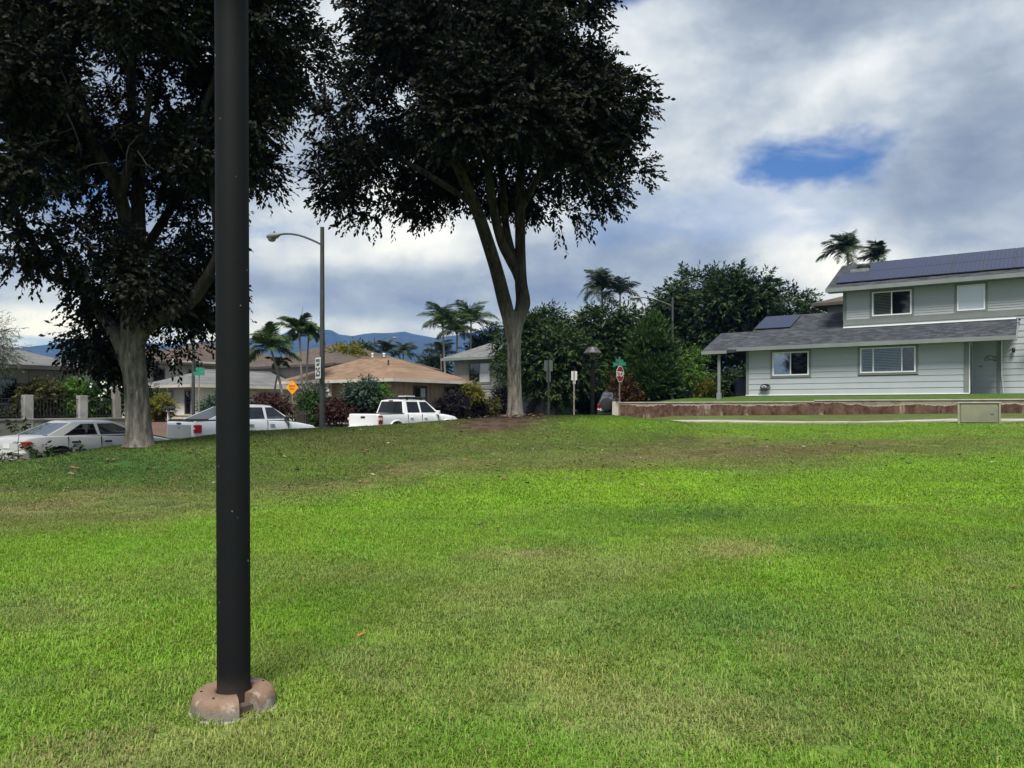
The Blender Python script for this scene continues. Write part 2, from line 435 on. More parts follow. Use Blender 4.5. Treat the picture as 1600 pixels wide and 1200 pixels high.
def turf_material(name, blades):
    m, n, b = principled(name, 0.75 if not blades else 0.55, 0, 0.25)
    at = n.n('ShaderNodeAttribute', attribute_name='turf')
    if blades: at.attribute_type = 'INSTANCER'
    geo = n.n('ShaderNodeNewGeometry'); pos = geo.outputs['Position']
    c = at.outputs['Color']
    if blades:
        bl = n.n('ShaderNodeAttribute', attribute_name='blade')       # r: random, g: height along blade
        r, g, _ = n.sep(bl.outputs['Color'])
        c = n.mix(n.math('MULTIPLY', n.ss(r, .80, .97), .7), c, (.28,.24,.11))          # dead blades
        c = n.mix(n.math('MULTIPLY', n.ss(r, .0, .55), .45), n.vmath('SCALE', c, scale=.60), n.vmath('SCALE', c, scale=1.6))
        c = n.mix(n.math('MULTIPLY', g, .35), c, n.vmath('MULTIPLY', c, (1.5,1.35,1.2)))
        n.t.links.new(c, b.inputs['Base Color'])
        tr = n.n('ShaderNodeBsdfTranslucent'); n.t.links.new(c, tr.inputs['Color'])
        mx = n.n('ShaderNodeMixShader'); mx.inputs[0].default_value = .3
        n.t.links.new(b.outputs[0], mx.inputs[1]); n.t.links.new(tr.outputs[0], mx.inputs[2])
        n.t.links.new(mx.outputs[0], n.t.nodes['Material Output'].inputs['Surface'])
    else:
        st = n.vmath('MULTIPLY', pos, (1,1,.3))
        f1 = n.noise(st, 3.2, 8, .65); f2 = n.noise(st, 38, 4, .7)
        c = n.mix(n.ss(f1,.3,.7), n.vmath('SCALE', c, scale=.80), n.vmath('SCALE', c, scale=1.18))
        c = n.mix(n.ss(f2,.25,.75), n.vmath('SCALE', c, scale=.45), n.vmath('SCALE', c, scale=.95))  # sheet darkened in its colour to stand for shade between blades
        n.t.links.new(c, b.inputs['Base Color'])
        bn = n.n('ShaderNodeBump'); bn.inputs['Strength'].default_value = .8; bn.inputs['Distance'].default_value = .03
        n.t.links.new(f2, bn.inputs['Height']); n.t.links.new(bn.outputs[0], b.inputs['Normal'])
    return m
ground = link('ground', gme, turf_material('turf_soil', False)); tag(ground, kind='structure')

# ---------------------------------------------------------------- grass blades (stuff): turf tiles instanced over the near lawn
def turf_tile(name, nb, size, seed, hmin, hmax, wid):
    rs = np.random.RandomState(seed)
    p = (rs.rand(nb,2)-.5)*size*1.1
    cl = fbm(p[:,0]*6,p[:,1]*6,1.0,seed); h = hmin+(hmax-hmin)*(rs.rand(nb)**1.6*.65+.35*cl)
    h = h*np.where(rs.rand(nb)<.05,1.6,1.0); az = rs.rand(nb)*2*np.pi; lean = (.25+.95*rs.rand(nb)**.8)
    d = np.stack([np.cos(az),np.sin(az),0*az],1); sidev = np.stack([-np.sin(az),np.cos(az),0*az],1)*(wid*(.6+.8*rs.rand(nb)))[:,None]*.5
    b = np.concatenate([p,np.full((nb,1),-.006)],1); up = np.array([0,0,1.])
    m1 = b+d*(h*lean*.30)[:,None]+up*(h*.62)[:,None]; t = b+d*(h*lean*.95)[:,None]+up*(h*(1.02-.38*lean*lean).clip(.35))[:,None]
    tw = d*(wid*.3)
    V = np.stack([b-sidev,b+sidev,m1+sidev*.9+tw*0,m1-sidev*.9,t],1).reshape(-1,3)
    o = np.arange(nb)[:,None]*5
    Fq = np.concatenate([np.concatenate([o+0,o+1,o+2],1),np.concatenate([o+0,o+2,o+3],1),np.concatenate([o+3,o+2,o+4],1)],0)
    me = np_mesh(name, V, Fq)
    c = np.zeros((nb,5,4),np.float32); c[...,0] = rs.rand(nb)[:,None]; c[:,2:4,1] = .6; c[:,4,1] = 1; c[...,3] = 1
    ca = me.color_attributes.new('blade','FLOAT_COLOR','POINT'); ca.data.foreach_set('color', c.ravel())
    return me
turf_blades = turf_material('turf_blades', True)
def scatter(name, tiles, x, y, label, seed, zoff=0):
    rs = np.random.RandomState(seed); z = ground_z(x,y); e = .12
    gxn = (ground_z(x+e,y)-ground_z(x-e,y))/(2*e); gyn = (ground_z(x,y+e)-ground_z(x,y-e))/(2*e)
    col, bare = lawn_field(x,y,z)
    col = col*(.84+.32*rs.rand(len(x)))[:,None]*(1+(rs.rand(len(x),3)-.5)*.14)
    me = bpy.data.meshes.new(name); me.vertices.add(len(x)); me.vertices.foreach_set('co', np.stack([x,y,z],1).astype(np.float32).ravel())
    rot = np.zeros((len(x),3),np.float32)
    for i in range(len(x)):
        q = Vector((-gxn[i],-gyn[i],1)).to_track_quat('Z','Y') @ Euler((0,0,rs.rand()*6.283)).to_quaternion()
        rot[i] = q.to_euler()
    a = me.attributes.new('rot','FLOAT_VECTOR','POINT'); a.data.foreach_set('vector', rot.ravel())
    sc = (1-.75*bare)*(.85+.3*rs.rand(len(x)))
    a = me.attributes.new('sc','FLOAT','POINT'); a.data.foreach_set('value', sc.astype(np.float32))
    a = me.attributes.new('pick','INT','POINT'); a.data.foreach_set('value', rs.randint(0,len(tiles),len(x)).astype(np.int32))
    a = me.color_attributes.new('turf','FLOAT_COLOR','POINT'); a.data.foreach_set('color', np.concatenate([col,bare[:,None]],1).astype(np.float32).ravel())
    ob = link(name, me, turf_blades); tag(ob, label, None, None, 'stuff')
    ng = bpy.data.node_groups.new(name, 'GeometryNodeTree')
    ng.interface.new_socket('Geometry', in_out='INPUT', socket_type='NodeSocketGeometry'); ng.interface.new_socket('Geometry', in_out='OUTPUT', socket_type='NodeSocketGeometry')
    N = ng.nodes; gi = N.new('NodeGroupInput'); go = N.new('NodeGroupOutput'); ip = N.new('GeometryNodeInstanceOnPoints')
    def attr(nm, ty):
        k = N.new('GeometryNodeInputNamedAttribute'); k.data_type = ty; k.inputs['Name'].default_value = nm; return k.outputs[0]
    ji = N.new('GeometryNodeJoinGeometry')
    src = None
    gi2 = N.new('GeometryNodeGeometryToInstance')
    for tme in reversed(tiles):
        to = bpy.data.objects.new(tme.name, tme)                # blade tile: data only, not linked to the scene
        oi = N.new('GeometryNodeObjectInfo'); oi.inputs['Object'].default_value = to; oi.inputs['As Instance'].default_value = True
        ng.links.new(oi.outputs['Geometry'], gi2.inputs[0])
    ng.links.new(gi.outputs[0], ip.inputs['Points']); ng.links.new(gi2.outputs[0], ip.inputs['Instance'])
    ip.inputs['Pick Instance'].default_value = True
    ng.links.new(attr('pick','INT'), ip.inputs['Instance Index']); ng.links.new(attr('sc','FLOAT'), ip.inputs['Scale'])
    er = N.new('FunctionNodeEulerToRotation'); ng.links.new(attr('rot','FLOAT_VECTOR'), er.inputs[0]); ng.links.new(er.outputs[0], ip.inputs['Rotation'])
    ng.links.new(ip.outputs[0], go.inputs[0])
    md = ob.modifiers.new('turf','NODES'); md.node_group = ng
    return ob
def lawn_points(y0, y1, step, seed, lim=None):
    rs = np.random.RandomState(seed)
    xs, ys = np.meshgrid(np.arange(-26,26,step), np.arange(y0,y1,step)); xs = xs.ravel(); ys = ys.ravel()
    xs = xs+(rs.rand(len(xs))-.5)*step*.5; ys = ys+(rs.rand(len(ys))-.5)*step*.5
    k = np.abs(xs) < ys*.70+2.2
    u = UX*xs+UY*ys; n = NX*xs+NY*ys
    k &= (u < 29.2) & (n > -19.5) & (np.hypot(xs+1.4355, ys-3.96) > .0)
    return xs[k], ys[k]
tilesA = [turf_tile('turf_tile_near',1700,.5,s,.018,.056,.0044) for s in (1,2,3)]
tilesB = [turf_tile('turf_tile_far',900,.62,s,.02,.05,.0085) for s in (4,5)]
for t_ in tilesA+tilesB: t_.materials.append(turf_blades)
lx, ly = lawn_points(2.2, 10.0, .36, 21)
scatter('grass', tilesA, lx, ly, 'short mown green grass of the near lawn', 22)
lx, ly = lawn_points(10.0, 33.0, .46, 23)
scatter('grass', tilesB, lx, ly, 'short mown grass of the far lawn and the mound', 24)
# ---------------------------------------------------------------- hills behind the town
RIDGE = [(-3000,560),(-1500,548),(-600,552),(-200,548),(32,543),(87,537),(121,533),(139,532),(180,534),(227,536),(279,538),(310,535),(339,532),(392,528),(435,525),(450,518),(462,520),
         (475,517),(487,516),(498,519),(508,515),(518,516),(530,522.5),(550,525),(567,522),(585,520),(597,520.5),(613,520),(633,518),(642,521),(680,528),(710,524),(740,519),(762,513),(771,511),
         (780,513),(820,520),(900,530),(1000,538),(1200,548),(1500,555),(2200,560),(4000,575)]
az = np.radians(np.arange(-72,72.01,.14)); rad = np.concatenate([np.linspace(1500,3400,46), np.linspace(3460,4300,12)])
rpx = 800+F*np.tan(az); rpy = np.interp(rpx,[p[0] for p in RIDGE],[p[1] for p in RIDGE])
AZ, RD = np.meshgrid(az, rad)
Yr = 3400*np.cos(AZ)
Hr = EYE+(HY-np.repeat(rpy[None],len(rad),0))/F*Yr
t_ = np.clip((RD-1500)/1900,0,1); prof = t_**1.35
back = np.clip((RD-3400)/900,0,1); prof = prof*(1-back**1.2)
hx, hy = RD*np.sin(AZ), RD*np.cos(AZ)
spur = 1-np.abs(2*fbm(AZ*3400/260+RD/900, RD/1500, 1.0, 3, 5)-1)
spur2 = 1-np.abs(2*fbm(AZ*3400/90+RD/500, RD/500, 1.0, 5, 4)-1)
mid = np.sin(np.pi*np.clip(t_,0,1))
HZ = Hr*prof*(1-mid*(.42*(1-spur)+.22*(1-spur2)))-4*(1-t_)
nr, na = AZ.shape; ii, jj = np.meshgrid(np.arange(na-1), np.arange(nr-1)); b0 = (jj*na+ii).ravel()
hme = np_mesh('hills', np.stack([hx.ravel(),hy.ravel(),HZ.ravel()],1), np.stack([b0,b0+1,b0+na+1,b0+na],1), True)
hills = link('hills', hme, pm('forest_slopes',(.016,.028,.014),(.030,.036,.018),.012,.95,0,0,spec=.1,detail=8)); tag(hills, kind='structure')
tag(hills, 'forested mountain range on the skyline')
# the air between here and the hills
hz = MB().box(-4700,4700,-4700,4700,-3.5,430)
haze = link('haze', hz.mesh('haze'), None); tag(haze, kind='stuff')
hm = bpy.data.materials.new('haze_air'); hm.use_nodes = True; hm.node_tree.nodes.clear()
pv = hm.node_tree.nodes.new('ShaderNodeVolumePrincipled'); ho = hm.node_tree.nodes.new('ShaderNodeOutputMaterial')
pv.inputs['Color'].default_value = (.07,.25,1.0,1); pv.inputs['Absorption Color'].default_value = (1,1,1,1); pv.inputs['Density'].default_value = .00017; pv.inputs['Anisotropy'].default_value = .1
hm.node_tree.links.new(pv.outputs[0], ho.inputs['Volume']); haze.data.materials.append(hm)

# ---------------------------------------------------------------- road, kerbs, path
def UN(u, n): return UX*u+NX*n, UY*u+NY*n
def strip(name, us, n0, n1, nn, off, mat, parent=None):
    V = []; nu = len(us)
    for u in us:
        a = n0(u) if callable(n0) else n0; b = n1(u) if callable(n1) else n1
        for k in range(nn+1):
            n = a+(b-a)*k/nn; V.append(UN(u,n))
    V = np.array(V); zz_ = ground_z(V[:,0],V[:,1])+off
    w_ = nn+1; Fq = [(i*w_+k,i*w_+k+1,(i+1)*w_+k+1,(i+1)*w_+k) for i in range(nu-1) for k in range(nn)]
    return link(name, np_mesh(name, np.concatenate([V,zz_[:,None]],1), np.array(Fq), True), mat, parent)
asphalt = pm('asphalt',(.055,.052,.050),(.085,.078,.072),1.2,.92,0,.5,60,spec=.2)
red_asphalt = pm('dirt_stained_asphalt',(.115,.068,.050),(.085,.062,.052),.5,.95,0,.4,40,spec=.15)
concrete = pm('concrete',(.36,.34,.31),(.27,.25,.23),1.6,.9,0,.4,30,spec=.2)
kerb_conc = pm('kerb_concrete',(.30,.28,.26),(.20,.17,.15),1.2,.9,0,.4,30,spec=.2)
nr_ = lambda u: -21.2+1.5*float(ss(34,38,u))
road = strip('road', np.arange(-14,75,.5), -30.0, nr_, 16, .03, asphalt); tag(road, kind='structure')
sr = strip('side_road', np.arange(19.5,28.6,.5), -80.0, -30.1, 60, .05, red_asphalt); tag(sr, kind='structure')
def kerb(name, line, h, wd, mat, off=.0):
    mb = MB()
    for (ax,ay),(bx,by) in zip(line[:-1],line[1:]):
        d = Vector((bx-ax,by-ay,0)).normalized(); s = Vector((-d.y,d.x,0))*wd/2
        za, zb = gz(ax,ay)+off, gz(bx,by)+off
        v = [(ax-s.x,ay-s.y,za-.2),(ax+s.x,ay+s.y,za-.2),(bx+s.x,by+s.y,zb-.2),(bx-s.x,by-s.y,zb-.2)]
        v += [(p[0],p[1],z+h) for p,z in zip(v,(za,za,zb,zb))]
        mb.add(v,[(3,2,1,0),(4,5,6,7),(0,1,5,4),(1,2,6,5),(2,3,7,6),(3,0,4,7)])
    o = mb.build(name, mat); tag(o, kind='structure'); return o
kerb('kerb', [UN(u, nr_(u)+.1) for u in np.arange(-14,75,1.)], .14, .18, kerb_conc)
kerb('kerb', [UN(u, -30.15) for u in np.arange(-14,19.6,1.)], .14, .18, kerb_conc)
kerb('kerb', [UN(u, -30.15) for u in np.arange(29,75,1.)], .14, .18, kerb_conc)
kerb('kerb', [UN(29.0, n) for n in np.arange(-80,-30,1.)], .14, .2, kerb_conc)
sw = strip('sidewalk', np.arange(29.2,30.8,.4), -80., -31.6, 50, .15, concrete); tag(sw, kind='structure')
# concrete path below the retaining wall, slab by slab
path = strip('path', np.arange(29.85,31.36,.3), -15., 32., 60, .012, kerb_conc); tag(path, kind='structure')
for k in range(31):
    n0 = -15+k*1.5; mb = MB(); q = []
    for (u,n) in ((29.8,n0+.012),(31.3,n0+.012),(31.3,n0+1.488),(29.8,n0+1.488)):
        x,y = UN(u,n); q.append((x,y,gz(x,y)))
    v = [(a,b,c-.05) for a,b,c in q]+[(a,b,c+.035+.006*(k%3)) for a,b,c in q]
    mb.add(v,[(3,2,1,0),(4,5,6,7),(0,1,5,4),(1,2,6,5),(2,3,7,6),(3,0,4,7)]); mb.build('slab', concrete, path)

# ---------------------------------------------------------------- materials for buildings
M_ = {}
M_['siding'] = pm('blue_grey_siding',(.330,.365,.395),(.358,.393,.420),.8,.6,0,.08,40,spec=.3)
M_['siding_up'] = pm('grey_siding',(.330,.358,.378),(.355,.383,.400),.8,.6,0,.08,40,spec=.3)
M_['trim'] = pm('grey_green_trim',(.180,.200,.198),(.155,.175,.172),1.5,.6,spec=.3)
M_['white'] = pm('white_vinyl',(.78,.79,.80),(.72,.73,.74),2,.4)
M_['shingle'] = shingle_mat('charcoal_shingles',(.018,.021,.027),(.036,.041,.050),(.072,.079,.091),.055,.30)
M_['shingle_g'] = shingle_mat('grey_shingles',(.085,.088,.092),(.120,.122,.125),(.160,.162,.162))
M_['shingle_b'] = shingle_mat('brown_shingles',(.050,.040,.034),(.075,.058,.048),(.100,.080,.066))
M_['shingle_t'] = shingle_mat('tan_shingles',(.125,.080,.053),(.168,.110,.073),(.215,.146,.100),.09,.5)
M_['dark'] = pm('dark_interior',(.012,.013,.014),(.02,.02,.022),1,.8)
M_['slat'] = pm('shutter_slat',(.74,.75,.76),(.66,.67,.68),3,.5)
M_['slat_dk'] = pm('dark_shutter_slat',(.060,.066,.070),(.045,.05,.053),3,.5)
M_['metal'] = pm('galvanised_metal',(.30,.31,.31),(.22,.23,.23),4,.5,.7)
M_['black'] = pm('black_paint',(.012,.012,.013),(.02,.02,.02),4,.45)
M_['beige'] = pm('beige_stucco',(.46,.42,.36),(.40,.36,.31),1,.85,0,.2,30)
M_['offwhite'] = pm('offwhite_board',(.56,.55,.52),(.48,.47,.44),1,.8,0,.1,20)
M_['tanwall'] = pm('tan_board',(.36,.27,.19),(.30,.22,.155),1,.8,0,.1,20)
M_['taupe'] = pm('taupe_board',(.30,.285,.27),(.26,.245,.23),1,.8,0,.1,20)
M_['brickw'] = pm('cream_block',(.52,.46,.38),(.44,.38,.31),1.4,.85,0,.2,20)
M_['fascia_dk'] = pm('dark_fascia',(.045,.040,.038),(.06,.052,.048),2,.7)
M_['fascia_lt'] = pm('pale_fascia',(.50,.47,.43),(.42,.39,.36),2,.7)
def glass_mat(name, tint, refl_ior, through):
    m = bpy.data.materials.new(name); m.use_nodes = True; t = m.node_tree; t.nodes.clear(); n = NT(t)
    gl = n.n('ShaderNodeBsdfGlossy'); gl.inputs['Roughness'].default_value = .03; gl.inputs['Color'].default_value = (.9,.95,1,1)
    di = n.n('ShaderNodeBsdfDiffuse'); di.inputs['Color'].default_value = (*tint,1)
    tr = n.n('ShaderNodeBsdfTransparent'); tr.inputs['Color'].default_value = (.86,.90,.90,1)
    a = n.n('ShaderNodeMixShader'); a.inputs[0].default_value = through
    t.links.new(di.outputs[0], a.inputs[1]); t.links.new(tr.outputs[0], a.inputs[2])
    bf = n.n('ShaderNodeNewGeometry').outputs['Backfacing']
    fr = n.n('ShaderNodeFresnel'); t.links.new(n.math('ADD', refl_ior, n.math('MULTIPLY', bf, 1.0/refl_ior-refl_ior)), fr.inputs['IOR'])
    b = n.n('ShaderNodeMixShader'); t.links.new(fr.outputs[0], b.inputs[0]); t.links.new(a.outputs[0], b.inputs[1]); t.links.new(gl.outputs[0], b.inputs[2])
    o = n.n('ShaderNodeOutputMaterial'); t.links.new(b.outputs[0], o.inputs['Surface']); return m
M_['glass'] = glass_mat('window_glass',(.01,.012,.014),1.7,.85)
M_['glass_mirror'] = glass_mat('reflective_window_glass',(.05,.065,.075),3.6,.3)
M_['glass_blue'] = glass_mat('pale_blue_window_glass',(.30,.36,.40),2.4,.0)  # opaque pane with a pale blue-grey base colour
M_['glass_dark'] = glass_mat('dark_window_glass',(.010,.011,.013),1.8,.0)
M_['glass_curtain'] = glass_mat('window_glass_over_curtain',(.48,.49,.50),1.8,.0)

def FA(x0, y0, z0):            # wall frame facing local -y: (a right, o outwards, c up)
    return Matrix(((1,0,0,x0),(0,-1,0,y0),(0,0,1,z0),(0,0,0,1)))
def FB(x0, y0, z0):            # wall frame facing local +x: a runs along +y
    return Matrix(((0,1,0,x0),(1,0,0,y0),(0,0,1,z0),(0,0,0,1)))
def frame_ring(mb, a0, a1, c0, c1, wd, o0, o1, M):
    mb.box(a0,a1,o0,o1,c0,c0+wd,M).box(a0,a1,o0,o1,c1-wd,c1,M).box(a0,a0+wd,o0,o1,c0+wd,c1-wd,M).box(a1-wd,a1,o0,o1,c0+wd,c1-wd,M)
def window(parent, M, a0, a1, c0, c1, panes, frame='white', trim='trim', tw=.10, fw=.06, muntins=None):
    """panes: list of (share of width, glass, slat material or None)"""
    mb = MB(); frame_ring(mb, a0-tw, a1+tw, c0-tw, c1+tw, tw-.002, -.02, .045, M)
    win = mb.build('window', M_[trim], parent)
    fr = MB(); frame_ring(fr, a0, a1, c0, c1, fw, -.05, .06, M)
    tot = sum(p[0] for p in panes); a = a0+fw; W = a1-a0-2*fw
    for i,(sh,gl,sl) in enumerate(panes):
        b = a+W*sh/tot
        if i < len(panes)-1: fr.box(b-.025,b+.025,-.045,.05,c0+fw+.001,c1-fw-.001,M)
        MB().box(a+.001,b-.001,.004,.012,c0+fw,c1-fw,M).build('pane', M_[gl], win)
        if muntins:
            for k in range(1,muntins): 
                zc = c0+fw+(c1-c0-2*fw)*k/muntins; fr.box(a,b,.013,.024,zc-.012,zc+.012,M)
            fr.box((a+b)/2-.012,(a+b)/2+.012,.013,.026,c0+fw,c1-fw,M)
        if sl:
            sm = MB(); k = 0; z = c0+fw+.03
            while z < c1-fw-.02:
                Ms = M @ Matrix.Translation((0,-.05,z)) @ Matrix.Rotation(R(38),4,'X')
                sm.box(a+.03,b-.03,-.03,.03,-.004,.004,Ms); z += .075
            sm.box(a,a+.035,-.08,-.02,c0+fw,c1-fw,M).box(b-.035,b,-.08,-.02,c0+fw,c1-fw,M)
            o = sm.build('shutter', M_[sl], win)
        a = b
    fr.build('frame', M_[frame], win)
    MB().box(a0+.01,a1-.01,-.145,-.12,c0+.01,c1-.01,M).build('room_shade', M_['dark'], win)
    return win
def siding(parent, M, a0, a1, c0, c1, row, holes, mat, name='board', joined=False, thick=.022):
    rows = int(math.ceil((c1-c0)/row-1e-6)); big = MB()
    for k in range(rows):
        z0 = c0+k*row; z1 = min(c1, z0+row); segs = [(a0,a1)]
        for (h0,h1,g0,g1) in holes:
            if z1 > g0+.005 and z0 < g1-.005:
                ns = []
                for s,e in segs:
                    if h1 <= s or h0 >= e: ns.append((s,e)); continue
                    if h0 > s: ns.append((s,h0))
                    if h1 < e: ns.append((h1,e))
                segs = ns
        for s,e in segs:
            mb = big if joined else MB()
            mb.add([(s,-.02,z0),(e,-.02,z0),(e,thick,z0),(s,thick,z0),(s,-.02,z1+.012),(e,-.02,z1+.012),(e,.002,z1+.012),(s,.002,z1+.012)],
                   [(3,2,1,0),(4,5,6,7),(0,1,5,4),(1,2,6,5),(2,3,7,6),(3,0,4,7)], M)
            if not joined: mb.build(name, mat, parent)
    if joined: return tag(big.build(name, mat, parent), kind='stuff')
def slope_M(x0, y0, z0, pitch, sx=1):      # frame on a roof plane rising towards +y: a along x, b up the slope, normal up
    return Matrix.Translation((x0,y0,z0)) @ Matrix.Rotation(math.atan(pitch),4,'X')

# ---------------------------------------------------------------- the grey house
gh = thing('grey_house','two-storey blue-grey clapboard house with solar panels on charcoal shingle roof','house',(12.2,40,2.17),ROT)
FW = FA(0,0,0)                               # ground-floor front
WIN1 = (1.36,3.14,.97,2.16); WIN2 = (5.50,7.88,1.00,2.20)
holes = [(WIN1[0]-.1,WIN1[1]+.1,WIN1[2]-.1,WIN1[3]+.1),(WIN2[0]-.1,WIN2[1]+.1,WIN2[2]-.1,WIN2[3]+.1)]
MB().box(.05,9.95,.15,8.6,-.6,2.45).box(0,10,.02,.145,-.6,.0).build('wall', M_['siding'], gh)
siding(gh, FW, .14, 9.80, .0, 2.52, .28, holes, M_['siding'])
window(gh, FW, *WIN1, [(1,'glass_mirror',None),(1,'glass','slat_dk')])
window(gh, FW, *WIN2, [(.42,'glass','slat'),(1,'glass','slat'),(.42,'glass','slat_dk')])
for a_,b_ in ((0,.14),(9.80,10.0)): MB().box(a_,b_,-.036,.1,-.05,2.5).build('corner_trim', M_['trim'], gh)
MB().box(-.02,10.02,-.045,.02,-.03,.012).build('skirting', M_['white'], gh)
# entry recess, flush two-storey wall to the right
F2 = FA(0,1.6,0)
MB().box(4.45,18,1.75,8.4,-.6,5.15).build('wall', M_['siding_up'], gh)
siding(gh, F2, 10.0, 17.9, 0, 2.52, .28, [(10.98,11.12,0,2.6)], M_['siding'], 'board')
sideM = FB(10.0,0,0)
MB().box(0.03,.28,0,.03,0,2.4,sideM).build('door_frame', M_['white'], gh)
MB().box(.30,1.15,-.02,.02,.02,2.2,sideM).build('door', M_['black'], gh)
MB().box(1.16,1.28,0,.03,0,2.4,sideM).build('door_frame', M_['white'], gh)
mb = MB(); mb.box(10.98,11.12,1.56,1.62,0,2.6); mb.build('corner_trim', M_['trim'], gh)
mb = MB(); mb.tube([(11.16,1.53,.75),(11.16,1.53,2.55)],.022,8); mb.tube([(11.16,1.53,.75),(11.2,1.53,.6),(11.22,1.53,.0)],.012,6); mb.build('conduit', M_['white'], gh, 40)
MB().tube([(10.30,1.52,1.25),(10.30,1.46,1.25),(10.42,1.45,1.25)],.018,8).build('door_handle', M_['black'], gh, 40)
mb = MB(); mb.tube([(11.62,1.58,1.95),(11.62,1.46,2.0)],.02,8); mb.lathe([(.03,.13),(.07,.08),(.07,-.02),(.05,-.09),(.02,-.11)],12,c=(11.62,1.44,1.93)); mb.build('wall_lamp', M_['black'], gh, 40)
MB().tube([(11.25,1.56,1.86),(11.55,1.56,2.05)],.010,6).build('cable', M_['white'], gh)
# upper storey
UW1 = (5.75,7.50,3.86,5.05); UW2 = (9.40,10.52,3.86,5.05)
hu = [(UW1[0]-.1,UW1[1]+.1,UW1[2]-.1,UW1[3]+.1),(UW2[0]-.1,UW2[1]+.1,UW2[2]-.1,UW2[3]+.1)]
siding(gh, F2, 4.55, 17.9, 3.78, 5.15, .115, hu, M_['siding_up'], 'upper_siding', True)
siding(gh, F2, 4.55, 17.9, 2.53, 3.50, .28, [], M_['siding'], 'board')
MB().box(4.42,17.9,1.555,1.62,3.50,3.775).build('belly_band', M_['trim'], gh)
for a_,b_ in ((2.9,3.498),(3.777,5.15)): MB().box(4.40,4.56,1.56,1.7,a_,b_).build('corner_trim', M_['trim'], gh)
window(gh, F2, *UW1, [(1,'glass','slat'),(1,'glass','slat_dk')])
window(gh, F2, *UW2, [(1,'glass_blue',None)])
mb = MB(); 
for a in (8.35,): mb.box(a,a+.01,1.552,1.556,3.5,3.77)
siding(gh, FB(4.42,1.7,0), 0, 6.6, 2.6, 5.15, .28, [], M_['siding_up'], 'side_siding', True) if False else None
# lower roof (front slope carries on behind the upper storey as the left wing's gable)
PIT = .40; EZ = 2.46
def gable(name, x0, x1, y0, yr, y1, ez, pit, th, parent, mat):
    zr = ez+(yr-y0)*pit; zb = zr-(y1-yr)*pit
    return MB().prism([(y0,ez),(yr,zr),(y1,zb),(y1,zb-th),(yr,zr-th),(y0,ez-th)],'x',x0,x1).build(name, mat, parent)
gable('roof', -.30, 4.41, -.62, 4.6, 9.8, EZ, PIT, .16, gh, M_['shingle'])
MB().prism([(-.62,EZ),(1.57,EZ+2.19*PIT),(1.57,EZ+2.19*PIT-.16),(-.62,EZ-.16)],'x',4.412,11.75).build('roof', M_['shingle'], gh)
gable('roof', -2.10, -.302, -.80, 2.1, 5.0, EZ-.12, PIT, .15, gh, M_['shingle'])
mb = MB(); mb.box(-.75,11.78,-.665,-.625,EZ-.20,EZ-.01); mb.build('fascia', M_['trim'], gh)
mb = MB(); mb.box(-2.12,-.76,-.845,-.805,EZ-.31,EZ-.14); mb.build('fascia', M_['trim'], gh)
MB().prism([(-.62,EZ-.17),(1.55,EZ+2.17*PIT-.17),(1.55,EZ+2.17*PIT-.30),(-.62,EZ-.28)],'x',11.752,11.80).build('barge_board', M_['trim'], gh)
MB().box(-.6,11.7,-.60,.0,EZ-.19,EZ-.165).build('soffit', M_['trim'], gh)
MB().box(4.42,11.7,1.50,1.565,EZ+2.19*PIT+.01,EZ+2.19*PIT+.07).build('flashing', M_['white'], gh)
MB().prism([(.2,EZ-.1),(4.6,EZ+4.4*PIT+.12),(9,EZ-.1)],'x',-.12,-.02).build('gable_wall', M_['siding'], gh)
mb = MB(); mb.bbox(-1.32,-1.20+.02,-.62,-.50,-.45,EZ-.32,.01); mb.bbox(-1.36,-1.14,-.66,-.46,-.5,.12,.01); mb.build('porch_post', M_['trim'], gh)
# upper roof
UPIT = .46; UEZ = 5.34; URY = 4.75
gable('roof', 3.72, 18.2, 1.0, URY, 8.6, UEZ, UPIT, .16, gh, M_['shingle'])
MB().box(3.70,18.2,.955,.996,UEZ-.20,UEZ-.005).build('fascia', M_['trim'], gh)
MB().prism([(1.0,UEZ-.20),(URY,UEZ+(URY-1)*UPIT-.2),(8.6,UEZ-.2),(8.6,UEZ-.02),(URY,UEZ+(URY-1)*UPIT-.02),(1.0,UEZ-.02)],'x',3.68,3.716).build('barge_board', M_['trim'], gh)
MB().box(3.75,18,.99,1.58,UEZ-.20,UEZ-.165).build('soffit', M_['trim'], gh)
MB().prism([(1.75,5.1),(URY,UEZ+(URY-1)*UPIT-.17),(8.3,5.1)],'x',4.5,4.6).build('gable_wall', M_['siding_up'], gh)
MB().box(4.45,4.60,1.7,8.3,2.4,5.2).build('wall', M_['siding_up'], gh)
